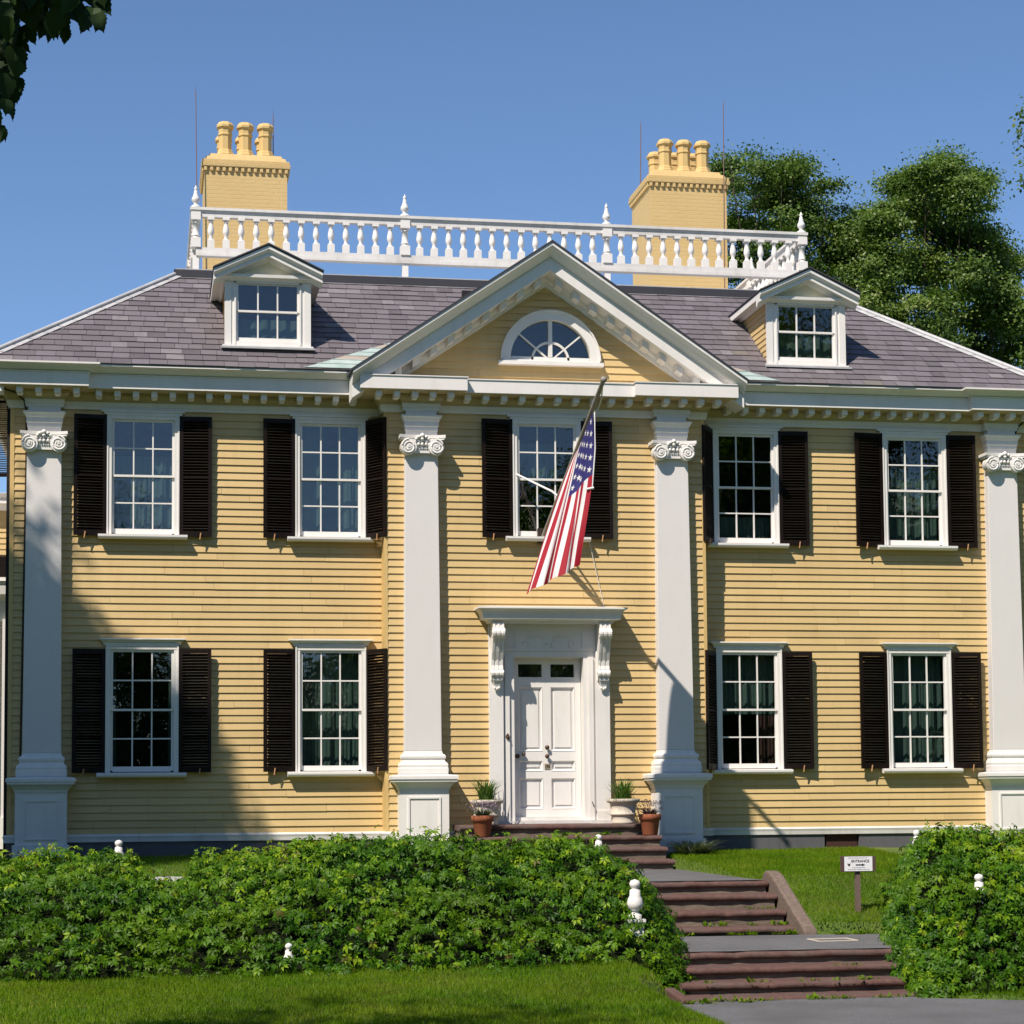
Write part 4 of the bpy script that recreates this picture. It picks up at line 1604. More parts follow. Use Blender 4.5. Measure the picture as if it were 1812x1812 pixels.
b = MB()
b.box(-0.055, 0.055, -0.055, 0.055, 0.0, 0.135)
b.lathe([(0.052, 0.1351), (0.048, 0.15), (0.03, 0.163)] + bal_prof(), (0, 0, 0), 12)
b.box(-0.055, 0.055, -0.055, 0.055, 0.4651, 0.505)
ball0 = b.build('baluster', M['white'], balustrade, (0, 0, -50))
spots = []
for a in range(3):
    x0 = -BXP + a * 2 * BXP / 3
    for k in range(13):
        spots.append((x0 + 2 * BXP / 3 * (k + 1) / 14, BYF))
for s in (-1, 1):
    for a in range(2):
        for k in range(11):
            spots.append((s * BXP, SIDEY[a] + (SIDEY[a + 1] - SIDEY[a]) * (k + 1) / 12))
ball0.location = Vector((spots[0][0], spots[0][1], 9.2851)) - wloc(balustrade)
WL[ball0.name] = Vector((spots[0][0], spots[0][1], 9.2851))
for x, y in spots[1:]:
    copy_part(ball0, balustrade, (x, y, 9.2851), (0, 0, random.choice((0, pi / 2))))
b = MB()
for a in range(3):
    x0 = -BXP + a * 2 * BXP / 3
    for k in range(13):
        x = x0 + 2 * BXP / 3 * (k + 1) / 14
        b.box(x - 0.055, x + 0.055, 8.655, 8.765, 9.2851, 9.42)
        b.lathe([(0.03, 0.135)] + bal_prof(), (x, 8.71, 9.2851), 8)
        b.box(x - 0.055, x + 0.055, 8.655, 8.765, 9.75, 9.7899)
o = b.build('rear_balusters', M['white'], balustrade)
o['kind'] = 'stuff'


def make_post(x, y):
    L = (x, y, ZD + 0.12)
    z = lambda q: q - (ZD + 0.12)
    b = MB()
    b.box(-0.05, 0.05, -0.05, 0.05, 0, z(9.15))
    b.box(-0.14, 0.14, -0.09, 0.09, 0, 0.07)
    b.box(-0.078, 0.078, -0.078, 0.078, z(9.286), z(9.44))
    b.lathe([(0.07, 9.441), (0.06, 9.455), (0.048, 9.47), (0.066, 9.475), (0.066, 9.49), (0.055, 9.5), (0.045, 9.68), (0.06, 9.685), (0.06, 9.70), (0.045, 9.705), (0.045, 9.72), (0.075, 9.735)], (0, 0, z(0)), 14)
    b.box(-0.078, 0.078, -0.078, 0.078, z(9.7355), z(9.864))
    p = b.build('post', M['white'], balustrade, L)
    b = MB()
    b.lathe([(0.08, 9.941), (0.085, 9.955), (0.07, 9.975), (0.035, 9.995), (0.03, 10.01), (0.05, 10.035), (0.068, 10.07), (0.066, 10.10), (0.045, 10.14), (0.033, 10.185), (0.027, 10.225), (0.018, 10.235), (0.028, 10.25), (0.03, 10.265), (0.022, 10.28), (0.012, 10.288), (0.009, 10.31), (0.002, 10.32)], (0, 0, z(0)), 14)
    b.build('finial', M['white'], p, L)
    return p


pp = [(-BXP + k * 2 * BXP / 3, BYF) for k in range(4)] + [(s * BXP, y) for s in (-1, 1) for y in SIDEY[1:]]
post0 = make_post(*pp[0])
for x, y in pp[1:]:
    copy_tree(post0, balustrade, (x, y, ZD + 0.12))

# --- cables down the corners, and a shutter on the west wall
for s in (-1, 1):
    b = MB()
    b.tube([(s * 7.95, -0.33, 6.27), (s * 7.75, -0.26, 6.22), (s * 7.63, -0.2, 6.12), (s * 7.60, -0.05, 5.98), (s * 7.60, -0.03, 5.2), (s * 7.66, -0.03, -0.2)], 0.014, 6)
    b.build('conductor_cable', M['iron'], house)
# low side wing with a white porch west of the house
b = MB()
wing = clapboards('side_wing', (-13.5, 9.0, 0), (1, 0, 0), (0, -1, 0), 0, 5.66, 3.9, 5.85, parent=house)
b.molding([(-13.5, 9.0), (-7.9, 9.0)], [(0, 5.82), (0.05, 5.82), (0.12, 5.9), (0.28, 5.92), (0.28, 6.03), (0.36, 6.10), (0, 6.16)])
b.box(-13.5, -7.9, 4.6, 9.4, 4.02, 4.08)
b.molding([(-13.5, 4.9), (-7.9, 4.9)], [(-0.3, 3.4), (0.02, 3.4), (0.02, 3.72), (0.10, 3.78), (0.28, 3.8), (0.30, 3.95), (0.34, 4.01), (-0.3, 4.01)])
for x in (-8.08, -9.9, -11.7):
    b.box(x - 0.16, x + 0.16, 4.75, 5.07, -0.3, 3.399)
    b.box(x - 0.2, x + 0.2, 4.71, 5.11, -0.3, 0.1)
b.box(-13.5, -7.86, 4.7, 9.4, -0.42, -0.301)
b.box(-13.5, -7.86, 9.0, 9.05, -0.3, 3.9)
b.build('porch', M['white'], wing)
b = MB()
b.box(-13.5, -7.86, 9.06, 11.5, -0.4, 5.9)
b.build('wing_core', M['yellow_flat'], wing)
b = MB()
b.box(-8.95, -8.3, 8.9, 8.96, 4.1, 4.95)
b.build('wing_shutter', M['shutter'], wing)
for ch in wing.children:
    pass
ws = copy_tree(base[(1, 1)], house, (-7.86, 0.55, 5.12), (0, 0, radians(172)))
ws.scale = (1, 1, 0.64)
ws['label'] = 'black shutter standing open on the side wall'

# ------------------------------------------------------------------ stone steps
def steps(name, label, noses, xa, xb, tread, base_z, loc):
    """noses: list of (y_front, z_top), highest first"""
    t = thing(name, label, 'steps', loc, 'stone steps up to the front door')
    for i, (y, z) in enumerate(noses):
        zn = noses[i + 1][1] if i + 1 < len(noses) else base_z
        yb = (noses[i - 1][0] + 0.06) if i else y + tread + 0.3
        x0, x1 = xa[i] if isinstance(xa, list) else xa, xb[i] if isinstance(xb, list) else xb
        b = MB()
        th = 0.078
        pr = [(yb, z), (y + 0.035, z - 0.004)] + [(y + 0.035 - 0.037 * sin(a), z - 0.041 + 0.037 * cos(a)) for a in np.linspace(0.3, pi - 0.3, 7)] + [(y + 0.04, z - th), (yb, z - th)]
        n = 26
        v = []
        for k in range(n + 1):
            x = x0 + (x1 - x0) * k / n
            jy, jz = random.uniform(-0.006, 0.006), random.uniform(-0.005, 0.003)
            if random.random() < 0.06:
                jy += 0.016
                jz -= 0.008
            v += [(x, py + (jy if py < y + 0.05 else 0), pz + (jz if py < y + 0.05 else 0)) for py, pz in pr]
        m = len(pr)
        b.faces(v, [(k * m + q, k * m + (q + 1) % m, (k + 1) * m + (q + 1) % m, (k + 1) * m + q) for k in range(n) for q in range(m)] +
                [tuple(range(m)), tuple(n * m + q for q in range(m))], 0)
        b.box(x0 + 0.02, x1 - 0.02, y + 0.045, yb, zn - 0.15, z - th - 0.001, 1)
        b.build('step', [M['nose'], M['riser']], t)
    return t


steps('door_steps', 'brownstone steps rising straight to the white front door', [(-1.15, -0.048), (-1.48, -0.215), (-1.81, -0.375), (-2.14, -0.545)],
      -1.45, [1.40, 1.43, 1.43, 1.45], 0.36, -0.69, (0, -1.3, -0.69))
steps('terrace_steps', 'brownstone steps between the vine and the sloping stone curb', [(-5.75, -0.724), (-6.1, -0.87), (-6.45, -1.05), (-6.8, -1.225)],
      -1.5, 1.69, 0.36, -1.32, (0.1, -6.3, -1.32))
steps('street_steps', 'lowest and widest brownstone steps, between the two vine-covered banks', [(-9.05, -1.345), (-9.4, -1.475), (-9.75, -1.605), (-10.1, -1.72)],
      [-0.9, -0.45, -0.47, -0.49], 3.0, 0.36, -1.76, (1.0, -9.6, -1.76))
b = MB()
cp = []
yz = [(-5.42, -0.74), (-5.46, -0.645), (-5.55, -0.61), (-5.68, -0.615), (-5.82, -0.655), (-6.3, -0.885), (-6.72, -1.09), (-6.95, -1.19), (-7.10, -1.265), (-7.12, -1.4)]
n = len(yz)
b.prism([(y, z) for y, z in yz] + [(-7.12, -1.7), (-5.42, -1.5)], 'x', 1.705, 1.865)
o = b.build('stone_curb', M['curb'], bev=0.025)
tag(o, 'sloping brown stone curb with rounded top beside the middle steps', 'curb')
b = MB()
b.box(0, 0.11, 0, 0.5, -0.5, 0.0)
o = b.build('curb_stone', M['nose'], None, (-0.62, -10.3, -1.71), (0.16, 0, 0.12), bev=0.02)
tag(o, 'small worn stone block at the left foot of the lowest steps', 'stone')

# thin pale frame lying on the landing
b = MB()
cx, cy, cz = 1.75, -7.95, -1.318
for (x0, x1, y0, y1) in ((-0.24, 0.24, -0.17, -0.15), (-0.24, 0.24, 0.15, 0.17), (-0.24, -0.22, -0.149, 0.149), (0.22, 0.24, -0.149, 0.149)):
    b.box(x0, x1, y0, y1, 0, 0.010)
o = b.build('drain_frame', M['sandstone'], None, (cx, cy, cz), (0.018, 0, 0.08))
tag(o, 'thin pale rectangular frame lying flat on the grey landing', 'frame')

# ------------------------------------------------------------------ flagpole and flag
PB, PT = Vector((-0.06, -0.50, 4.215)), Vector((0.138, -3.75, 5.90))
fp = thing('flagpole', 'grey flagpole slanting out over the front door from the middle upper window', 'flagpole', PB)
b = MB()
b.tube([PB, PT], 0.042, 12, r1=0.030)
b.build('pole', M['pole'], fp)
b = MB()
b.lathe([(0.002, -0.05), (0.035, -0.03), (0.048, 0), (0.035, 0.03), (0.002, 0.05)], PT, 12)
b.build('finial', M['pole'], fp)
b = MB()
q = PB.lerp(PT, 0.27)
b.tube([(-0.46, -0.46, 5.14), Vector((-0.46, -0.46, 5.14)).lerp(q + Vector((-0.03, 0.05, 0.06)), 0.9), q + Vector((0.0, 0.0, 0.0))], 0.016, 8)
b.build('brace', M['rope'], fp)
b = MB()
b.box(-0.09, 0.09, -0.03, 0.05, -0.10, 0.12)
b.build('bracket', M['iron'], fp, PB + Vector((0, 0.04, 0)))


def on_pole(t):
    return PB.lerp(PT, t)


T_TOP, T_BOT = 0.83, 0.60
b = MB()
hang = on_pole(T_TOP) + Vector((0.02, -0.03, -0.06))
b.tube([on_pole(0.985), on_pole(0.9) + Vector((0.06, 0, -0.02)), on_pole(0.84) + Vector((0.07, 0, -0.02)), hang], 0.012, 6)
b.tube([hang, hang + Vector((0.0, -0.02, -0.5)), hang + Vector((-0.05, -0.03, -1.05))], 0.010, 6)
b.tube([hang + Vector((-0.13, -0.03, -1.06)), hang + Vector((-0.03, -0.03, -1.04))], 0.018, 6)
b.tube([(0.62, -0.47, 4.2), (0.75, -0.44, 3.65), (0.86, -0.42, 3.16)], 0.005, 5)
b.build('halyard', M['rope'], fp)


def flag_pt(u, v):
    """u: down the hoist along the pole, v: along the fly hanging down"""
    h = u * 0.82 / 0.54 if u < 0.54 else 0.82 + (u - 0.54) * 0.18 / 0.46
    p = on_pole(T_TOP + (T_BOT - T_TOP) * (h * (1 - v) + u * v)) + Vector((0.0, 0.0, -0.045))
    # gathered: the lower hoist hangs nearly along the pole line and swings left
    ln = 2.12 - 0.0 * u
    lean = -(0.20 * v ** 1.5 + 0.72 * u * v ** 0.78)
    f = 0.055 * sin(u * 17 + v * 1.5) * v ** 0.6 * (1 - 0.4 * v) + 0.025 * sin(u * 31 + 2 + v * 3) * v * v
    fx = 0.035 * sin(u * 17 + 1.3 + v * 2.0) * v
    side = Vector((lean + fx + 0.02 * sin(v * 5) * (1 - u), -f - 0.10 * v * (1 - u) - 0.72 * u * v, -ln * v))
    return p + side


NS, NU, NV = 13, 6, 44
b = MB()
grid = [[flag_pt(i / (NS * NU), j / NV) for j in range(NV + 1)] for i in range(NS * NU + 1)]
vid = {}
vv = [p for row in grid for p in row]
rowlen = NV + 1
fs, ms = [], []
n0 = len(b.v)
b.v.extend([tuple(p) for p in vv])
for i in range(NS * NU):
    for j in range(NV):
        stripe = i // NU
        canton = stripe < 7 and (j + 0.5) / NV < 0.40
        b.f.append((i * rowlen + j, (i + 1) * rowlen + j, (i + 1) * rowlen + j + 1, i * rowlen + j + 1))
        b.m.append(2 if canton else (0 if stripe % 2 == 0 else 1))
        b.t.append(0.5)
        b.sm.append(True)


def star(u, v, sgn):
    c = flag_pt(u, v)
    eu = (flag_pt(u + 0.004, v) - flag_pt(u - 0.004, v)).normalized()
    ev = (flag_pt(u, v + 0.004) - flag_pt(u, v - 0.004))
    ev = (ev - eu * ev.dot(eu)).normalized()
    nn = eu.cross(ev).normalized()
    pts = []
    for k in range(10):
        r = 0.052 if k % 2 == 0 else 0.021
        a = pi / 2 + k * pi / 5
        pts.append(c + nn * 0.006 * sgn + eu * r * cos(a) + ev * r * sin(a))
    for k in range(10):
        b.face([c + nn * 0.006 * sgn, pts[k], pts[(k + 1) % 10]], 1)


for r in range(5):
    for k in range(5 if r % 2 == 0 else 4):
        u = (7 / 13) * (r + 0.7) / 5.4
        v = 0.40 * ((k * 2 + 1 if r % 2 == 0 else k * 2 + 2)) / 10
        for sgn in (-1, 1):
            star(u, v, sgn)
flag = b.build('flag', [M['flag_red'], M['flag_white'], M['flag_blue']], None, fix=False)
tag(flag, 'striped red and white flag with white stars on blue, hanging over the front door', 'flag')

# ------------------------------------------------------------------ planters and pots
def blades(base, n, h, spread, w, mat_name, parent, name, droop=0.5, flowers=0):
    v, f, t = [], [], []
    for i in range(n):
        a = random.uniform(0, 2 * pi)
        r0 = spread * 0.35 * sqrt(random.random())
        p = Vector((r0 * cos(a), r0 * sin(a), 0))
        hh = h * random.uniform(0.5, 1.05)
        out = spread * random.uniform(0.2, 1.0)
        aa = a + random.uniform(-0.6, 0.6)
        d = Vector((cos(aa), sin(aa), 0))
        sd = Vector((-sin(aa), cos(aa), 0)) * w
        k0 = len(v)
        seg = 4
        for s in range(seg + 1):
            q = s / seg
            c = p + d * out * q ** 1.4 + Vector((0, 0, hh * (q - droop * q * q * 0.8)))
            ww = (1 - q) * 0.9 + 0.1
            v += [c - sd * ww, c + sd * ww]
        tt = random.random() * 0.8
        for s in range(seg):
            f.append((k0 + 2 * s, k0 + 2 * s + 1, k0 + 2 * s + 3, k0 + 2 * s + 2))
            t.append(tt)
    return np_mesh(name, np.array([tuple(x) for x in v]), np.array(f), np.array(t), M[mat_name], parent, base)


def planter(x, y, z, label, plabel):
    t = thing('stone_planter', label, 'planter', (x, y, z), 'stone planters beside the door')
    b = MB()
    b.lathe([(0.165, 0.0), (0.17, 0.02), (0.16, 0.035), (0.165, 0.10), (0.175, 0.115), (0.19, 0.12), (0.19, 0.145), (0.175, 0.15), (0.195, 0.28), (0.205, 0.295), (0.237, 0.305), (0.245, 0.325), (0.245, 0.345), (0.235, 0.355), (0.205, 0.355), (0.195, 0.33)], (0, 0, 0), 28)
    b.build('pot', M['sandstone'], t, (x, y, z))
    b = MB()
    b.lathe([(0.01, 0.322), (0.195, 0.325)], (0, 0, 0), 20)
    b.build('soil', M['creeper_core'], t, (x, y, z))
    pt = blades((x, y, z + 0.325), 95, 0.66, 0.30, 0.013, 'potgreen', None, 'grassy_plant', 0.62)
    tag(pt, plabel, 'plant', 'spiky plants in the stone planters')
    k = blades((x, y, z + 0.32), 220, 0.15, 0.27, 0.012, 'potgreen', None, 'low_filler', 0.9)
    k.parent = pt
    k.location = (0, 0, -0.005)


planter(-1.02, -0.86, -0.046, 'stone planter left of the door, just behind a terracotta pot with pale flowers', 'spiky green plant in the planter left of the door')
planter(1.01, -0.86, -0.046, 'stone planter right of the door, beside a terracotta pot with dark purple flowers', 'spiky green plant in the planter right of the door')


def terracotta(x, y, z, label, plabel, big, mat):
    t = thing('terracotta_pot', label, 'flowerpot', (x, y, z), 'terracotta pots on the door steps')
    b = MB()
    b.lathe([(0.105, 0.0), (0.11, 0.01), (0.138, 0.205), (0.142, 0.21), (0.158, 0.215), (0.165, 0.30), (0.150, 0.30), (0.142, 0.27)], (0, 0, 0), 26)
    b.build('pot', M['terracotta'], t, (x, y, z))
    b = MB()
    b.lathe([(0.01, 0.27), (0.145, 0.272)], (0, 0, 0), 18)
    b.build('soil', M['creeper_core'], t, (x, y, z))
    pt = blades((x, y, z + 0.27), 230, 0.24 * big, 0.25 * big, 0.007, mat, None, 'flowering_plant', 0.5)
    tag(pt, plabel, 'plant', 'flowering plants in the terracotta pots')
    # small flower heads
    v, f, tt = [], [], []
    for i in range(260):
        a, r = random.uniform(0, 2 * pi), 0.24 * big * sqrt(random.random())
        c = Vector((r * cos(a), r * sin(a), 0.09 + 0.13 * big * random.random() + 0.05 * (1 - r / 0.25)))
        d1, d2 = Vector([random.gauss(0, 1) for _ in '123']).normalized() * 0.011, Vector([random.gauss(0, 1) for _ in '123']).normalized() * 0.011
        k0 = len(v)
        v += [c - d1, c + d2, c + d1, c - d2]
        f.append((k0, k0 + 1, k0 + 2, k0 + 3))
        tt.append(random.choice((0.3, 0.5, 0.6, 1.0)))
    fl = np_mesh('flower_head', np.array([tuple(q) for q in v]), np.array(f), np.array(tt), M['potpurple'], pt, (x, y, z + 0.27))


terracotta(-1.15, -1.30, -0.214, 'terracotta pot of pale lavender flowers on the second door step, left side', 'pale lavender flowering plant in the left terracotta pot', 1.0, 'greyleaf')
terracotta(1.30, -1.30, -0.214, 'terracotta pot of dark purple flowers on the second door step, right side', 'dark purple flowering plant in the right terracotta pot', 0.85, 'potpurple')
sh = blades((1.98, -1.10, -0.56), 420, 0.42, 0.46, 0.016, 'greyleaf', None, 'grey_shrub', 0.5)
tag(sh, 'low grey-leaved shrub at the foot of the column right of the door', 'shrub')

# ------------------------------------------------------------------ entrance sign
SX, SY, SZ = 2.585, -6.5, -1.13
sg = thing('entrance_sign', 'white ENTRANCE sign with black arrow on a brown post in the lawn', 'sign', (SX, SY, gz(SX, SY)))
b = MB()
b.box(-0.030, 0.030, 0.012, 0.055, gz(SX, SY) - 0.2, -0.43)
b.build('post', M['wood_post'], sg, (SX, SY, 0))
b = MB()
b.box(-0.222, 0.222, -0.01, 0.0119, -0.605, -0.42)
b.build('board', paint('brown_sign_board', (0.10, 0.06, 0.055), 0.6, 0.3), sg, (SX, SY, 0), bev=0.004)
b = MB()
b.box(-0.176, 0.176, -0.014, -0.0101, -0.598, -0.424)
pl = b.build('panel', M['signwhite'], sg, (SX, SY, 0))


def text(body, size, x, z, bold=0.0, mat='black'):
    c = bpy.data.curves.new('lettering', 'FONT')
    c.body = body
    c.size = size
    c.align_x = 'CENTER'
    c.align_y = 'CENTER'
    c.offset = bold
    c.extrude = 0.0006
    c.materials.append(M[mat])
    o = text_mesh(c, 'lettering')
    put(o, pl, (SX + x, SY - 0.0155, z), (pi / 2, 0, 0))
    return o


text('ENTRANCE', 0.044, 0.022, -0.480, 0.0007)
b = MB()
b.box(-0.035, 0.045, -0.017, -0.0141, -0.529, -0.517)
b.prism([(0.0451, -0.537), (0.082, -0.523), (0.0451, -0.509)], 'y', -0.017, -0.0141)
b.build('arrow', M['black'], pl, (SX, SY, 0))
b = MB()
b.prism([(-0.135, -0.498), (-0.138, -0.520), (-0.120, -0.542), (-0.102, -0.520), (-0.106, -0.498), (-0.113, -0.512), (-0.124, -0.515)], 'y', -0.0165, -0.0141)
b.build('emblem', M['black'], pl, (SX, SY, 0))
M['greyink'] = paint('faint_ink', (0.25, 0.25, 0.27), 0.6, 0, bumps=0)
b = MB()
for z, x0, x1 in ((-0.440, -0.13, 0.10), (-0.555, -0.08, 0.08), (-0.578, -0.13, 0.13)):
    x = x0
    while x < x1:
        w = random.uniform(0.004, 0.012)
        b.box(x, x + w, -0.0158, -0.0141, z - 0.004, z + 0.004)
        x += w + random.uniform(0.003, 0.008)
b.build('small_print', M['greyink'], pl, (SX, SY, 0))

# ------------------------------------------------------------------ vine-covered banks
def vine_leaves(P, Nn, size, tintbase, name, parent, mat):
    """palmate creeper leaves: five folded leaflets each; P points (n,3), Nn normals (n,3)"""
    n = len(P)
    down = np.array([0, -0.25, -1.0])
    Nn = Nn / np.linalg.norm(Nn, axis=1, keepdims=True)
    tip = down - Nn * (Nn @ down)[:, None]
    tip += rng.normal(0, 0.55, (n, 3))
    tip -= Nn * np.sum(tip * Nn, 1)[:, None]
    tip /= np.linalg.norm(tip, axis=1, keepdims=True)
    side = np.cross(Nn, tip)
    lsz = rng.uniform(0.65, 1.3, n)
    V, T = [], []
    for ang, sc in ((0, 1.0), (50, 0.9), (-50, 0.9), (105, 0.62), (-105, 0.62)):
        a = radians(ang) + rng.normal(0, 0.12, n)
        d = tip * np.cos(a)[:, None] + side * np.sin(a)[:, None]
        e = np.cross(Nn, d)
        L = (size * sc * lsz)[:, None]
        W = L * 0.215
        lift = Nn * L * rng.uniform(-0.10, 0.06, n)[:, None]
        fold = Nn * W * 0.45
        b0 = P + d * L * 0.08
        m1 = P + d * L * 0.55 + lift * 0.3
        tp = P + d * L + lift - Nn * L * 0.22
        l1 = m1 + e * W + fold
        r1 = m1 - e * W + fold
        V.append(np.stack([b0, r1, m1, l1, tp], 1))
        T.append(tintbase)
    V = np.stack(V, 1).reshape(-1, 5, 3)          # leaf-major
    m = len(V)
    idx = np.arange(m)[:, None] * 5
    F = np.concatenate([idx + np.array([0, 1, 2]), idx + np.array([0, 2, 3]), idx + np.array([1, 4, 2]), idx + np.array([2, 4, 3])], 1).reshape(-1, 3)
    t5 = np.repeat(tintbase, 5) + rng.normal(0, 0.05, m)
    return np_mesh(name, V.reshape(-1, 3), F, np.clip(np.repeat(t5, 4), 0, 1), mat, parent)


def vnoise(x, y, s):
    return (np.sin(x * 2.3 * s + 1.7 * np.sin(y * 1.9 * s)) * np.sin(y * 2.7 * s + 0.8 + 1.3 * np.sin(x * 1.4 * s + 2)) +
            0.5 * np.sin(x * 5.1 * s + y * 3.3 * s) * np.sin(y * 6.3 * s - x * 2.2 * s + 1))


def bank(name, label, top_pts, x_end, side, yc, yb_, zb_of, n_leaf, leaf, endk=0.75):
    """side=+1: the mound ends on its right at x_end; -1: on its left. Profile runs from the crest yc to the front foot yb_"""
    xs_ = np.array([p[0] for p in top_pts])
    zs_ = np.array([p[1] for p in top_pts])

    def surf(x, s):
        """s in 0..1 front slope from foot (0) to crest (0.8), then over the back (1)"""
        zt = np.interp(x, xs_, zs_)
        q = np.clip(s / 0.8, 0, 1)
        y = yb_ + (yc - yb_) * q
        zb = zb_of(x)
        z = zb + (zt - zb) * np.sin(q * pi / 2) ** 0.78
        back = np.clip((s - 0.8) / 0.2, 0, 1)
        y = y + back * 1.1
        z = z - back ** 1.7 * 0.75
        # rounded end
        lump = 0.065 * vnoise(x, y, 1.0) + 0.055 * vnoise(x + 5, y + 3, 2.3)
        # bulge of the end: pull the surface in as it rises
        return y + -lump * 0.7, z + lump * 0.75, q

    def endx(q):
        if side > 0:
            return x_end + 1.15 * q * (1 - q) + 0.06 * q
        return x_end + (-side) * endk * np.clip(q - 0.25, 0, 1) ** 1.5

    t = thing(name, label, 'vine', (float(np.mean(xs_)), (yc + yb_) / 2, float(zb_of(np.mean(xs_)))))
    # near-black sheet below the leaves, standing in for their shaded gaps
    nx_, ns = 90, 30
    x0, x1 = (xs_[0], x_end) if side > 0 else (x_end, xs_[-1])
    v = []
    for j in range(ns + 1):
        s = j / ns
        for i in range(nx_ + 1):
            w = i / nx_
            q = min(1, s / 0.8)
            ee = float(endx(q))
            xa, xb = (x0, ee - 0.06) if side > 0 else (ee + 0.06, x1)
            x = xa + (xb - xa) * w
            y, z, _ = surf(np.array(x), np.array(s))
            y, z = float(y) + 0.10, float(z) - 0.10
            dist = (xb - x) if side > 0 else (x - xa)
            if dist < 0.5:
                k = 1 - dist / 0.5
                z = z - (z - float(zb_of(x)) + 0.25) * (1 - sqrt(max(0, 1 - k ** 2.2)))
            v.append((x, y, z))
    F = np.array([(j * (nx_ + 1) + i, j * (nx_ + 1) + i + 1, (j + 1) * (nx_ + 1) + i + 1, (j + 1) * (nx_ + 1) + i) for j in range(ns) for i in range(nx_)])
    np_mesh('dark_underlay', np.array(v), F, np.full(len(F), 0.5), M['creeper_core'], t, smooth=True)
    # leaves over the surface
    xs = rng.uniform(x0 - 0.02, x1 + 0.05, n_leaf * 2)
    ss = rng.uniform(0, 1, n_leaf * 2) ** 0.9
    y, z, q = surf(xs, ss)
    ee = endx(q) + 0.07 * vnoise(y * 1.3, z * 2.0, 1.6) * side
    dist = (ee - xs) * side
    keep = (dist > 0) & (vnoise(xs * 1.7, y * 1.6 + z * 2.6, 1.9) + rng.normal(0, 0.22, len(xs)) > -0.42)
    xs, y, z, q, ss, dist = (a[keep][:n_leaf] for a in (xs, y, z, q, ss, dist))
    k = np.clip(1 - dist / 0.5, 0, 1)
    zb = zb_of(xs)
    z = z - (z - zb) * (1 - np.sqrt(np.clip(1 - k ** 2.2, 0, 1)))
    slope = np.cos(q * pi / 2)
    N0 = np.stack([side * k * 1.4, -0.35 - 0.9 * slope, 0.45 + 0.9 * (1 - slope)], 1)
    N0[ss > 0.85] += np.array([0, 1.2, 0.2])
    N0 = N0 / np.linalg.norm(N0, axis=1, keepdims=True)
    N1 = N0 + rng.normal(0, 0.62, N0.shape) + np.array([0, -0.05, 0.25])
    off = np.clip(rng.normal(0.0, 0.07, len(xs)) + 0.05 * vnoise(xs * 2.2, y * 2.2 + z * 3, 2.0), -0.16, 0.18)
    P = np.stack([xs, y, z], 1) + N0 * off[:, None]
    tint = np.clip(0.42 + 2.3 * off + 0.16 * vnoise(xs, z * 2, 0.6) + rng.normal(0, 0.16, len(xs)), 0, 0.97)  # deeper leaves tinted darker: shade of the hollows put into the colour
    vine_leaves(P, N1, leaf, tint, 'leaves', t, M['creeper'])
    # side wall of the end, leaves hanging there too
    ne = n_leaf // 9
    qq = rng.uniform(0, 1, ne)
    hh = rng.uniform(0, 1, ne)
    ex = endx(qq)
    yy, zz, _ = surf(ex - side * 0.3, qq * 0.8)
    zb = zb_of(ex)
    zt = zb + (zz - zb) * hh
    P = np.stack([ex + side * (0.05 - 0.35 * hh ** 3) + rng.normal(0, 0.05, ne), yy, zt], 1)
    N1 = np.stack([np.full(ne, side * 1.0), np.full(ne, -0.6), 0.35 + hh * 0.5], 1) + rng.normal(0, 0.4, (ne, 3))
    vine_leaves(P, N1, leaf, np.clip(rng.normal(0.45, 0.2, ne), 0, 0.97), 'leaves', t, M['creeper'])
    # a few loose shoots on the crest
    b = MB()
    PP, NN, TT = [], [], []
    for i in range(26):
        x = random.uniform(x0 + 0.1, x1 - 0.3) if side > 0 else random.uniform(x0 + 1.25, x1)
        s = random.uniform(0.5, 0.82)
        y_, z_, _ = surf(np.array(x), np.array(s))
        p = Vector((x, float(y_), float(z_)))
        d = Vector((random.uniform(-0.7, 0.7), random.uniform(-0.5, 0.1), random.uniform(0.5, 1))).normalized()
        L = random.uniform(0.10, 0.26)
        b.tube([p, p + d * L * 0.6, p + d * L + Vector((0, 0, -0.03))], 0.004, 4)
        for w in (0.5, 0.8, 1.0):
            PP.append(tuple(p + d * L * w + Vector([random.gauss(0, 0.012) for _ in '123'])))
            NN.append((random.gauss(0, 0.5), -0.7, 0.7))
            TT.append(random.uniform(0.6, 0.97))
    vine_leaves(np.array(PP), np.array(NN), leaf * 0.6, np.array(TT), 'leaves', t, M['creeper'])
    return t


L_TOP = [(-10.5, -0.25), (-7.9, -0.40), (-7.3, -0.42), (-6.9, -0.32), (-6.3, -0.30), (-6.0, -0.42), (-5.78, -0.62), (-5.55, -0.70), (-5.3, -0.46), (-4.9, -0.38),
         (-4.3, -0.29), (-3.4, -0.22), (-3.0, -0.21), (-2.4, -0.27), (-1.7, -0.28), (-1.0, -0.24), (-0.75, -0.26), (-0.3, -0.36), (0.2, -0.5)]
zb_left = lambda x: np.interp(x, [-11, -4, -2.2, -1.2, -0.5, 0.3], [-1.43, -1.47, -1.52, -1.58, -1.70, -1.74])
bank('creeper_bank', 'wide bank of green creeper left of the steps, hiding the white fence', L_TOP, -0.50, 1, -6.3, -9.75, zb_left, 18500, 0.074)
R_TOP = [(2.2, -0.85), (2.5, -0.50), (2.8, -0.30), (3.1, -0.22), (3.5, -0.19), (3.9, -0.24), (4.3, -0.26), (6.5, -0.3)]
zb_right = lambda x: np.interp(x, [1.5, 2.2, 3.0, 7], [-1.70, -1.76, -1.78, -1.78])
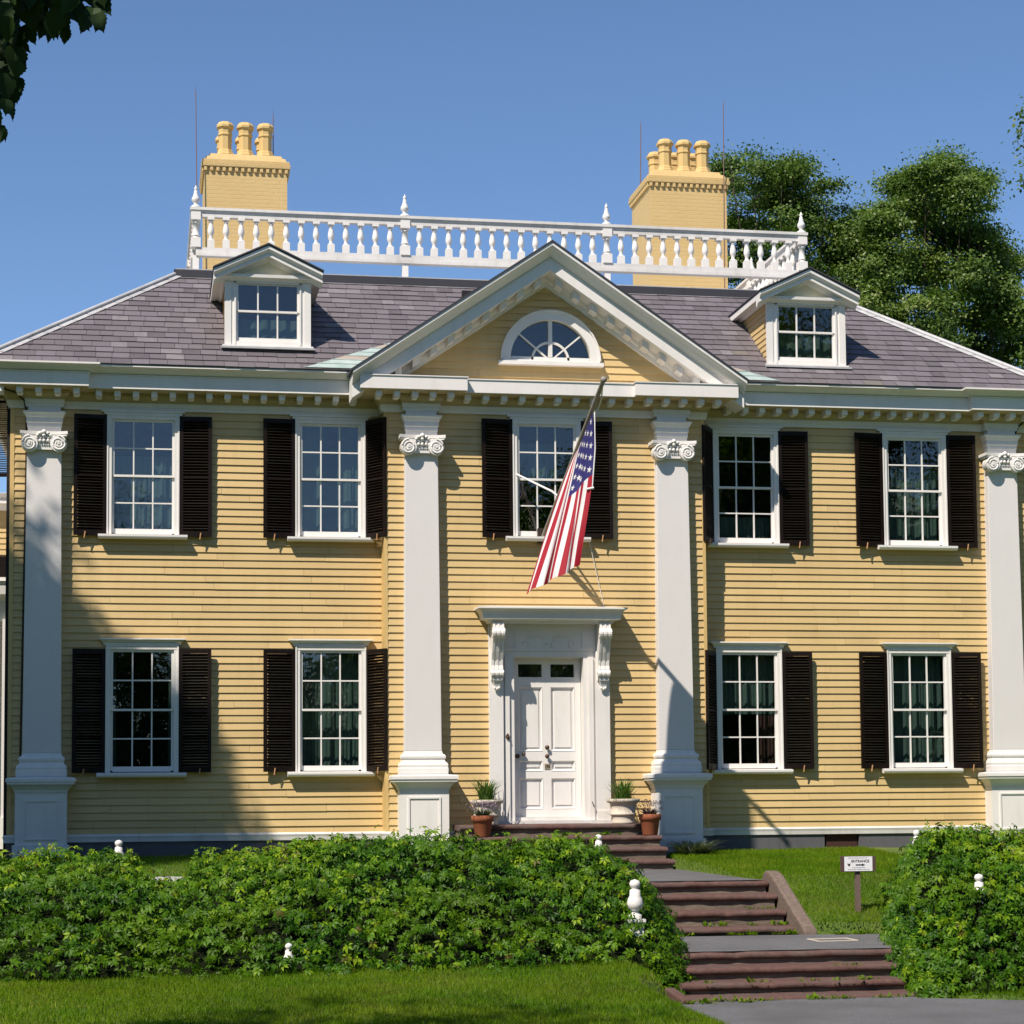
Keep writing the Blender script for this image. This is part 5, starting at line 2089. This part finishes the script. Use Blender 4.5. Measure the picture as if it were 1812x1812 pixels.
bank('creeper_mound', 'tall mound of green creeper right of the lowest steps', R_TOP, 2.02, -1, -7.0, -10.35, zb_right, 10000, 0.076, 1.35)


# white fences buried in the creeper
def fence(name, label, posts, rails):
    t = thing(name, label, 'fence', (posts[0][0], posts[0][1], posts[0][2] - 1.0))
    for (x, y, zt, sc) in posts:
        L = Vector((x, y, zt))
        b = MB()
        b.box(-0.06 * sc, 0.06 * sc, -0.06 * sc, 0.06 * sc, -1.0, -0.36 * sc)
        b.box(-0.075 * sc, 0.075 * sc, -0.075 * sc, 0.075 * sc, -0.3599 * sc, -0.335 * sc)
        p = b.build('fence_post', M['white_old'], t, L)
        b = MB()
        b.lathe([(0.055, -0.334), (0.058, -0.30), (0.035, -0.285), (0.032, -0.265), (0.062, -0.245), (0.072, -0.205), (0.062, -0.165), (0.048, -0.14), (0.044, -0.09), (0.028, -0.082), (0.030, -0.078), (0.044, -0.058), (0.048, -0.036), (0.036, -0.012), (0.002, 0.0)],
                (0, 0, 0), 16)
        f = b.build('finial', M['white'], p, L)
        f.scale = (sc, sc, sc)
    b = MB()
    for (p0, p1) in rails:
        p0, p1 = Vector(p0), Vector(p1)
        d = (p1 - p0).normalized()
        nn = Vector((d.y, -d.x, 0)) * 0.05
        for (za, zb) in ((0.0, 0.05), (-0.11, -0.065)):
            b.hexa([p0 - nn + Vector((0, 0, za)), p0 + nn + Vector((0, 0, za)), p1 + nn + Vector((0, 0, za)), p1 - nn + Vector((0, 0, za)),
                    p0 - nn + Vector((0, 0, zb)), p0 + nn + Vector((0, 0, zb)), p1 + nn + Vector((0, 0, zb)), p1 - nn + Vector((0, 0, zb))])
        ln = (p1 - p0).length
        k = int(ln / 0.22)
        for i in range(1, k):
            q = p0.lerp(p1, i / k)
            b.box(q.x - 0.02, q.x + 0.02, q.y - 0.02, q.y + 0.02, q.z - 0.6, q.z - 0.111)
    b.build('rail', M['white_old'], t)
    return t


fence('white_fence', 'white fence with turned finials poking out of the creeper left of the steps',
      [(-0.74, -8.85, -0.57, 1.25), (-0.50, -6.0, -0.13, 0.9), (-6.17, -6.25, -0.13, 0.95), (-4.44, -9.32, -1.14, 0.8)],
      [((-6.17, -6.25, -0.61), (-0.6, -6.0, -0.61)), ((-0.74, -8.8, -1.15), (-0.5, -6.1, -0.6))])
fence('white_fence', 'white fence with turned finials poking out of the creeper mound right of the steps',
      [(3.30, -6.6, -0.11, 0.95), (3.07, -9.0, -0.56, 1.05)],
      [((3.30, -6.6, -0.6), (6.0, -6.7, -0.6))])

# ------------------------------------------------------------------ grass blades
def grass_patch(n, xr, yr, test, hmin, hmax):
    x = rng.uniform(*xr, n)
    y = rng.uniform(*yr, n)
    k = np.array([test(a, b_) for a, b_ in zip(x, y)])
    x, y = x[k], y[k]
    z = np.array([gz(a, b_) for a, b_ in zip(x, y)])
    return x, y, z, rng.uniform(hmin, hmax, len(x))


def right_edge(y):
    return 1.52 + 0.05 * sin(y * 3)


patches = [
    grass_patch(155000, (-8.2, 0.0), (-14.6, -9.0), lambda a, c: gz(a, c) > -1.775 + 0.03 * sin(c * 17) * sin(c * 5.3), 0.02, 0.062),
    grass_patch(95000, (1.5, 4.9), (-7.3, -0.25), lambda a, c: a > (1.9 if c < -5.45 else right_edge(c)) and c > -7.17 + 0.05 * sin(a * 8), 0.018, 0.06),
    grass_patch(22000, (-8.2, -1.6), (-5.6, -0.3), lambda a, c: True, 0.03, 0.08),
    grass_patch(26000, (1.9, 5.2), (-12.4, -9.8), lambda a, c: gz(a, c) > -1.775 + 0.03 * sin(a * 13) * sin(a * 5.3), 0.02, 0.065),
]
gxx, gyy, gzz, ghh = (np.concatenate([p[i] for p in patches]) for i in range(4))
n = len(gxx)
ang = rng.uniform(0, 2 * pi, n)
lean = rng.uniform(0.1, 0.75, n)
la = rng.uniform(0, 2 * pi, n)
wd = rng.uniform(0.003, 0.006, n)
basep = np.stack([gxx, gyy, gzz - 0.005], 1)
sd = np.stack([np.cos(ang) * wd, np.sin(ang) * wd, np.zeros(n)], 1)
tipp = basep + np.stack([np.cos(la) * lean * ghh, np.sin(la) * lean * ghh, ghh], 1)
V = np.stack([basep - sd, basep + sd, tipp], 1).reshape(-1, 3)
F = np.arange(3 * n).reshape(n, 3)
tn = np.clip(0.45 + 0.2 * vnoise(gxx, gyy, 0.8) + rng.normal(0, 0.2, n), 0, 1)
go = np_mesh('grass', V, F, tn, M['grass'])
tag(go, None, None, kind='stuff')
# low weeds in the joints of the steps and along the path edges
wp = []
for (y, z, xa, xb, k) in ((-6.84, -1.315, 0.3, 1.65, 10), (-6.50, -1.225, 0.6, 1.65, 5), (-6.15, -1.05, 1.3, 1.65, 3), (-9.8, -1.605, -0.3, 2.2, 9), (-10.16, -1.757, -0.4, 2.3, 16), (-9.45, -1.48, 1.2, 2.3, 4), (-7.15, -1.31, 1.9, 3.0, 12),
                          (-1.16, -0.21, 0.55, 0.9, 4), (-10.3, -1.757, -0.7, 0.1, 6)):
    for i in range(k):
        wp.append((random.uniform(xa, xb), y, z))
v, f, t_ = [], [], []
for (x, y, z) in wp:
    s = random.uniform(0.5, 1.2)
    for i in range(16):
        a = random.uniform(0, 2 * pi)
        d = Vector((cos(a), sin(a) * 0.6 - 0.25, random.uniform(0.2, 1.2))).normalized()
        p = Vector((x + random.gauss(0, 0.035), y - abs(random.gauss(0, 0.012)), z))
        L = random.uniform(0.03, 0.09) * s
        e = d.cross(Vector((0, 0, 1))).normalized() * L * 0.22
        k0 = len(v)
        v += [p, p + d * L * 0.5 + e, p + d * L, p + d * L * 0.5 - e]
        f.append((k0, k0 + 1, k0 + 2, k0 + 3))
        t_.append(random.uniform(0.3, 0.9))
wo = np_mesh('weeds', np.array([tuple(q) for q in v]), np.array(f), np.array(t_), M['grass'])
tag(wo, None, None, kind='stuff')

# ------------------------------------------------------------------ trees
def crown_leaves(lobes, n_clump, per, size, name, parent, mat, seed, keepout=False, spread=0.32, shell=0.45, jag=0.2, nrand=0.7, flat=0.6):
    r_ = np.random.default_rng(seed)
    vol = np.array([l[3] ** 1.4 for l in lobes])
    vol = vol / vol.sum()
    which = r_.choice(len(lobes), n_clump, p=vol)
    C, R = np.array([l[:3] for l in lobes])[which], np.array([l[3] for l in lobes])[which]
    d = r_.normal(0, 1, (n_clump, 3))
    d /= np.linalg.norm(d, axis=1, keepdims=True)
    rad = R * (shell + (1 - shell) * r_.uniform(0, 1, n_clump) ** 0.6) * (1 + jag * r_.normal(0, 1, n_clump))
    cc = C + d * rad[:, None] * np.array([1, 1, 1.05])
    ctint = r_.normal(0, 0.14, n_clump)
    # leaves round each clump, drooping sprays
    sp = spread * r_.uniform(0.45, 1.45, n_clump)
    P = np.repeat(cc, per, 0) + r_.normal(0, 1, (n_clump * per, 3)) * np.repeat(sp, per)[:, None] * np.array([1, 1, flat])
    N = np.repeat(d, per, 0) * 0.6 + r_.normal(0, nrand, (n_clump * per, 3)) + np.array([0, -0.2, 0.55])
    N /= np.linalg.norm(N, axis=1, keepdims=True)
    tp = r_.normal(0, 1, P.shape) + np.array([0, 0, -0.6])
    tp -= N * np.sum(tp * N, 1)[:, None]
    tp /= np.linalg.norm(tp, axis=1, keepdims=True)
    sd_ = np.cross(N, tp)
    L = (size * r_.uniform(0.7, 1.25, len(P)))[:, None]
    tint = np.clip(0.45 + np.repeat(ctint, per) + r_.normal(0, 0.17, len(P)), 0, 1)
    if keepout:
        D = P - np.array(CAM)
        c = D @ np.array(_F)
        px = CX + FPX * (D @ np.array(_RC)) / np.where(c > 0.05, c, 1e9)
        py = CY - FPX * (D @ np.array(_UC)) / np.where(c > 0.05, c, 1e9)
        ok = ~((c > 0.05) & (px > -60) & (px < 1870) & (py > -40) & (py < 1900))
        P, N, tp, sd_, L, tint = (a[ok] for a in (P, N, tp, sd_, L, tint))
    W = L * 0.36
    V = np.stack([P, P + tp * L * 0.45 + sd_ * W + N * W * 0.25, P + tp * L, P + tp * L * 0.45 - sd_ * W + N * W * 0.25], 1)
    F = np.arange(4 * len(P)).reshape(-1, 4)
    return np_mesh(name, V.reshape(-1, 3), F, tint, mat, parent)


def tree(name, label, x, y, lobes, n_clump, per, size, mat, seed, group=None, keepout=False, trunk_r=0.35, spread=0.32, zg=None, shell=0.45, jag=0.2, nrand=0.7):
    zg = gz(x, y) if zg is None else zg
    t = thing(name, label, 'tree', (x, y, zg), group)
    r_ = random.Random(seed)
    b = MB()
    top = max(l[2] for l in lobes)
    fork = zg + (top - zg) * 0.35
    b.tube([(x, y, zg - 0.2), (x + 0.05, y, zg + 0.6), (x - 0.06, y + 0.05, (zg + fork) / 2), (x, y, fork)], trunk_r, 12, r1=trunk_r * 0.7)
    b.build('trunk', M['bark'], t)
    b = MB()
    for l in lobes:
        c = Vector(l[:3])
        s = Vector((x, y, fork - r_.uniform(0, 1.0)))
        m1 = s.lerp(c, 0.45) + Vector((r_.uniform(-0.3, 0.3), r_.uniform(-0.3, 0.3), 0.3))
        b.tube([s, m1, c - Vector((0, 0, l[3] * 0.4))], trunk_r * 0.14, 7, r1=0.008)
        for k in range(5):
            d = Vector([r_.gauss(0, 1) for _ in '123']).normalized() * l[3] * 0.85
            d.z = abs(d.z) * 0.8
            q0 = s.lerp(c, r_.uniform(0.6, 1.0))
            b.tube([q0, q0 + d * 0.5 + Vector((0, 0, 0.1)), q0 + d], 0.02, 5, r1=0.006)
    if not keepout:
        b.build('limb', M['bark'], t)
    crown_leaves(lobes, n_clump, per, size, 'crown', t, mat, seed, keepout, spread, shell, jag, nrand, 0.42 if not keepout else 0.6)
    return t


def lobes_px(pts, y0, dy, seed):
    """lobes of a far crown laid out in the tree's own upright plane, with depth of their own"""
    r_ = random.Random(seed)
    out = []
    for (u, v, r) in pts:
        y = y0 + r_.uniform(-dy, dy)
        a, b_ = (u - CX) / FPX, -(v - CY) / FPX
        d = _F + _RC * a + _UC * b_
        t = (y - CAM.y) / d.y
        p = CAM + d * t
        out.append((p.x, p.y, p.z, r * t / FPX))
    return out


T1 = [(1520, 424, 36), (1546, 462, 36), (1500, 398, 24), (1562, 500, 44), (1272, 292, 13), (1290, 276, 11), (1384, 290, 15), (1374, 276, 9), (1403, 294, 13), (1466, 332, 17), (1438, 346, 17), (1530, 378, 14), (1502, 428, 20), (1336, 284, 12), (1298, 318, 34), (1330, 300, 26), (1392, 322, 36), (1368, 372, 44), (1310, 392, 46), (1425, 380, 40), (1450, 420, 38), (1400, 440, 52), (1480, 460, 44), (1320, 470, 50),
      (1500, 520, 46), (1430, 520, 55), (1520, 580, 50), (1370, 540, 55), (1460, 610, 60), (1340, 620, 70), (1440, 700, 70)]
T2 = [(1664, 286, 14), (1671, 273, 8), (1692, 300, 15), (1726, 318, 14), (1610, 312, 13), (1588, 332, 14), (1638, 308, 15), (1742, 400, 17), (1757, 440, 18), (1774, 456, 13), (1797, 472, 15), (1548, 402, 18), (1558, 380, 10), (1672, 312, 32), (1640, 345, 36), (1612, 335, 28), (1700, 350, 36), (1722, 330, 22), (1590, 400, 42), (1650, 410, 46), (1712, 420, 46), (1560, 470, 44), (1620, 480, 50), (1690, 490, 54),
      (1740, 490, 36), (1560, 560, 46), (1640, 570, 56), (1730, 570, 52), (1770, 520, 32), (1790, 560, 34), (1700, 650, 56), (1770, 620, 40), (1620, 660, 60), (1720, 730, 70), (1820, 610, 30)]
tree('linden_tree', 'dense green tree rising behind the right chimney', 10.6, 21.5, lobes_px(T1, 21, 1.6, 3), 430, 235, 0.085, M['linden'], 21, 'trees behind the house', spread=0.24, trunk_r=0.3, jag=0.24, nrand=0.5)
tree('linden_tree', 'tallest green tree behind the right end of the roof', 14.6, 20.5, lobes_px(T2, 20, 1.6, 5), 620, 235, 0.085, M['linden'], 22, 'trees behind the house', spread=0.24, trunk_r=0.35, jag=0.22, nrand=0.5)
T3 = [(1872, 215, 50), (1892, 330, 66), (1864, 300, 36), (1912, 450, 70), (1880, 560, 52), (1872, 640, 48), (1892, 760, 70), (1857, 530, 32), (1880, 900, 60)]
tree('linden_tree', 'tree whose leaves show only at the right edge of the frame', 10.4, 4.2, lobes_px(T3, 4, 0.7, 8), 420, 80, 0.085, M['linden'], 23, 'trees behind the house', spread=0.15, trunk_r=0.2, jag=0.12, nrand=0.5)

# overhanging street tree: its crown is off frame to the left, one leafy spray hangs into the top corner
TX, TY_ = -13.0, -24.5
ot = thing('shade_tree', 'large tree beyond the left edge whose dark leaves hang into the top left corner', 'tree', (TX, TY_, -1.6))
b = MB()
b.tube([(TX, TY_, -1.8), (TX + 0.05, TY_, 0), (TX - 0.1, TY_, 3), (TX, TY_ + 0.1, 6)], 0.42, 14, r1=0.26)
b.build('trunk', M['bark'], ot)
b = MB()
b.tube([(TX, TY_, 4.2), (-10.5, -23.5, 5.6), (-8.2, -22.5, 5.0), (-6.9, -22.1, 4.2), (-6.42, -22.0, 3.62)], 0.13, 8, r1=0.012)
b.tube([(-8.2, -22.5, 5.0), (-7.2, -22.2, 4.3), (-6.62, -22.0, 3.6), (-6.55, -22.0, 3.0)], 0.03, 6, r1=0.006)
b.tube([(-7.6, -22.3, 4.8), (-6.6, -22.0, 4.0), (-6.2, -22.0, 3.62)], 0.02, 6, r1=0.006)
b.build('branch', M['bark'], ot)
crown_leaves([(-10.5, -23.2, 7.3, 2.9), (-12.5, -25, 8.5, 3.0), (-9.0, -21.5, 7.0, 2.2), (-11.0, -21.0, 8.8, 2.6), (-7.6, -22.6, 6.6, 1.6)], 620, 34, 0.16, 'crown', ot, M['maple'], 31, keepout=True, spread=0.35, shell=0.2)


def toothed_leaf(c, tip, nrm, L):
    """broad pointed leaf with a toothed margin and a folded midrib"""
    e = nrm.cross(tip).normalized()
    half = [(0.0, 0.0), (0.03, 0.20), (0.14, 0.33), (0.20, 0.31), (0.29, 0.40), (0.36, 0.35), (0.46, 0.38), (0.53, 0.29), (0.63, 0.28), (0.70, 0.18), (0.80, 0.14), (0.88, 0.05), (1.0, 0.0)]
    F = []
    for i in range(len(half) - 1):
        (a, w), (a2, w2) = half[i], half[i + 1]
        for s in (-1, 1):
            m0, m1 = c + tip * a * L - nrm * 0.10 * L * a * a, c + tip * a2 * L - nrm * 0.10 * L * a2 * a2
            F.append([m0, m0 + e * s * w * L + nrm * w * L * 0.3, m1 + e * s * w2 * L + nrm * w2 * L * 0.3, m1])
    return F


b = MB()
rl = random.Random(5)
sprays = [(5, 40, 60), (30, 15, 60), (60, 40, 46), (85, 12, 52), (110, 35, 44), (135, 15, 46), (160, 30, 40), (172, 45, 36), (95, 55, 36), (75, 62, 36), (45, 66, 36), (150, 50, 34), (20, 70, 46), (5, 95, 52), (25, 105, 42), (10, 130, 46), (35, 125, 34),
          (8, 155, 44), (25, 160, 40), (3, 185, 38), (12, 200, 34), (2, 235, 34), (10, 245, 30), (120, 60, 30), (-12, 60, 60), (-12, 140, 60), (-14, 210, 50), (-10, 20, 70), (60, -10, 70), (120, -12, 70), (175, -12, 50), (20, -12, 70), (180, 15, 36), (140, 2, 40), (100, 40, 44), (50, 20, 56), (15, 60, 54)]
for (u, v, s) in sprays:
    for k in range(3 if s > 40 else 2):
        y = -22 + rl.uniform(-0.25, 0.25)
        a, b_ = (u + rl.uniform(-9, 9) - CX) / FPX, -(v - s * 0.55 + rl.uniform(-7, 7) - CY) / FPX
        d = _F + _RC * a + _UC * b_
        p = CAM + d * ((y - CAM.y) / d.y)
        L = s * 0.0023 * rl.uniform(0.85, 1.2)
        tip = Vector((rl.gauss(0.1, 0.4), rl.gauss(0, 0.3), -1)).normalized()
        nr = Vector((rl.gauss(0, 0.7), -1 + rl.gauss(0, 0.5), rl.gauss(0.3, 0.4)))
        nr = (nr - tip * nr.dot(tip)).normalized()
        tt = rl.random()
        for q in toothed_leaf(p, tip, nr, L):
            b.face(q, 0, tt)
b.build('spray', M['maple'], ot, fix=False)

# second off-frame tree nearer the house: it throws the leafy shade over the left end of the front
tree('oak_tree', 'big tree beyond the left edge that shades the left end of the house', -16.4, -9.2,
     [(-16.15, -9.0, 14.45, 2.75), (-17.6, -10.0, 16.3, 2.65), (-15.15, -8.4, 12.6, 2.0), (-17.6, -8.0, 13.2, 2.4), (-16.5, -11.0, 12.4, 2.2), (-14.55, -9.4, 14.0, 1.35),
      (-16.4, -9.8, 17.1, 2.0), (-15.1, -8.6, 11.5, 1.5)],
     1500, 42, 0.22, M['linden'], 41, None, True, 0.4, 0.25, -1.6, 0.4, 0.05)

# unseen wood behind the viewer for the panes to mirror, plus side woods
wl = []
rw = random.Random(9)
for i in range(26):
    x = -48 + i * 4.4
    wl.append((x, -74 + rw.uniform(-5, 5), rw.uniform(2, 9), rw.uniform(3.0, 5.0)))
    wl.append((x + 2, -76 + rw.uniform(-5, 5), rw.uniform(0, 4), rw.uniform(3.0, 4.5)))
for i in range(22):
    wl.append((11 + rw.uniform(0, 26), -46 + rw.uniform(-5, 5), rw.uniform(3, 20), rw.uniform(2.5, 4.0)))
for i in range(14):  # side woods added out of view to cut sky light on the front
    wl.append((-30 + rw.uniform(-4, 4), -52 + i * 4.2, rw.uniform(2, 13), rw.uniform(3.0, 4.5)))
    wl.append((27 + rw.uniform(-4, 4), -40 + i * 3.2, rw.uniform(2, 15), rw.uniform(3.0, 4.5)))
wo = crown_leaves(wl, 3300, 16, 1.3, 'unseen_treeline', None, M['linden'], 77, spread=0.9, shell=0.3)
tag(wo, None, None, kind='stuff')
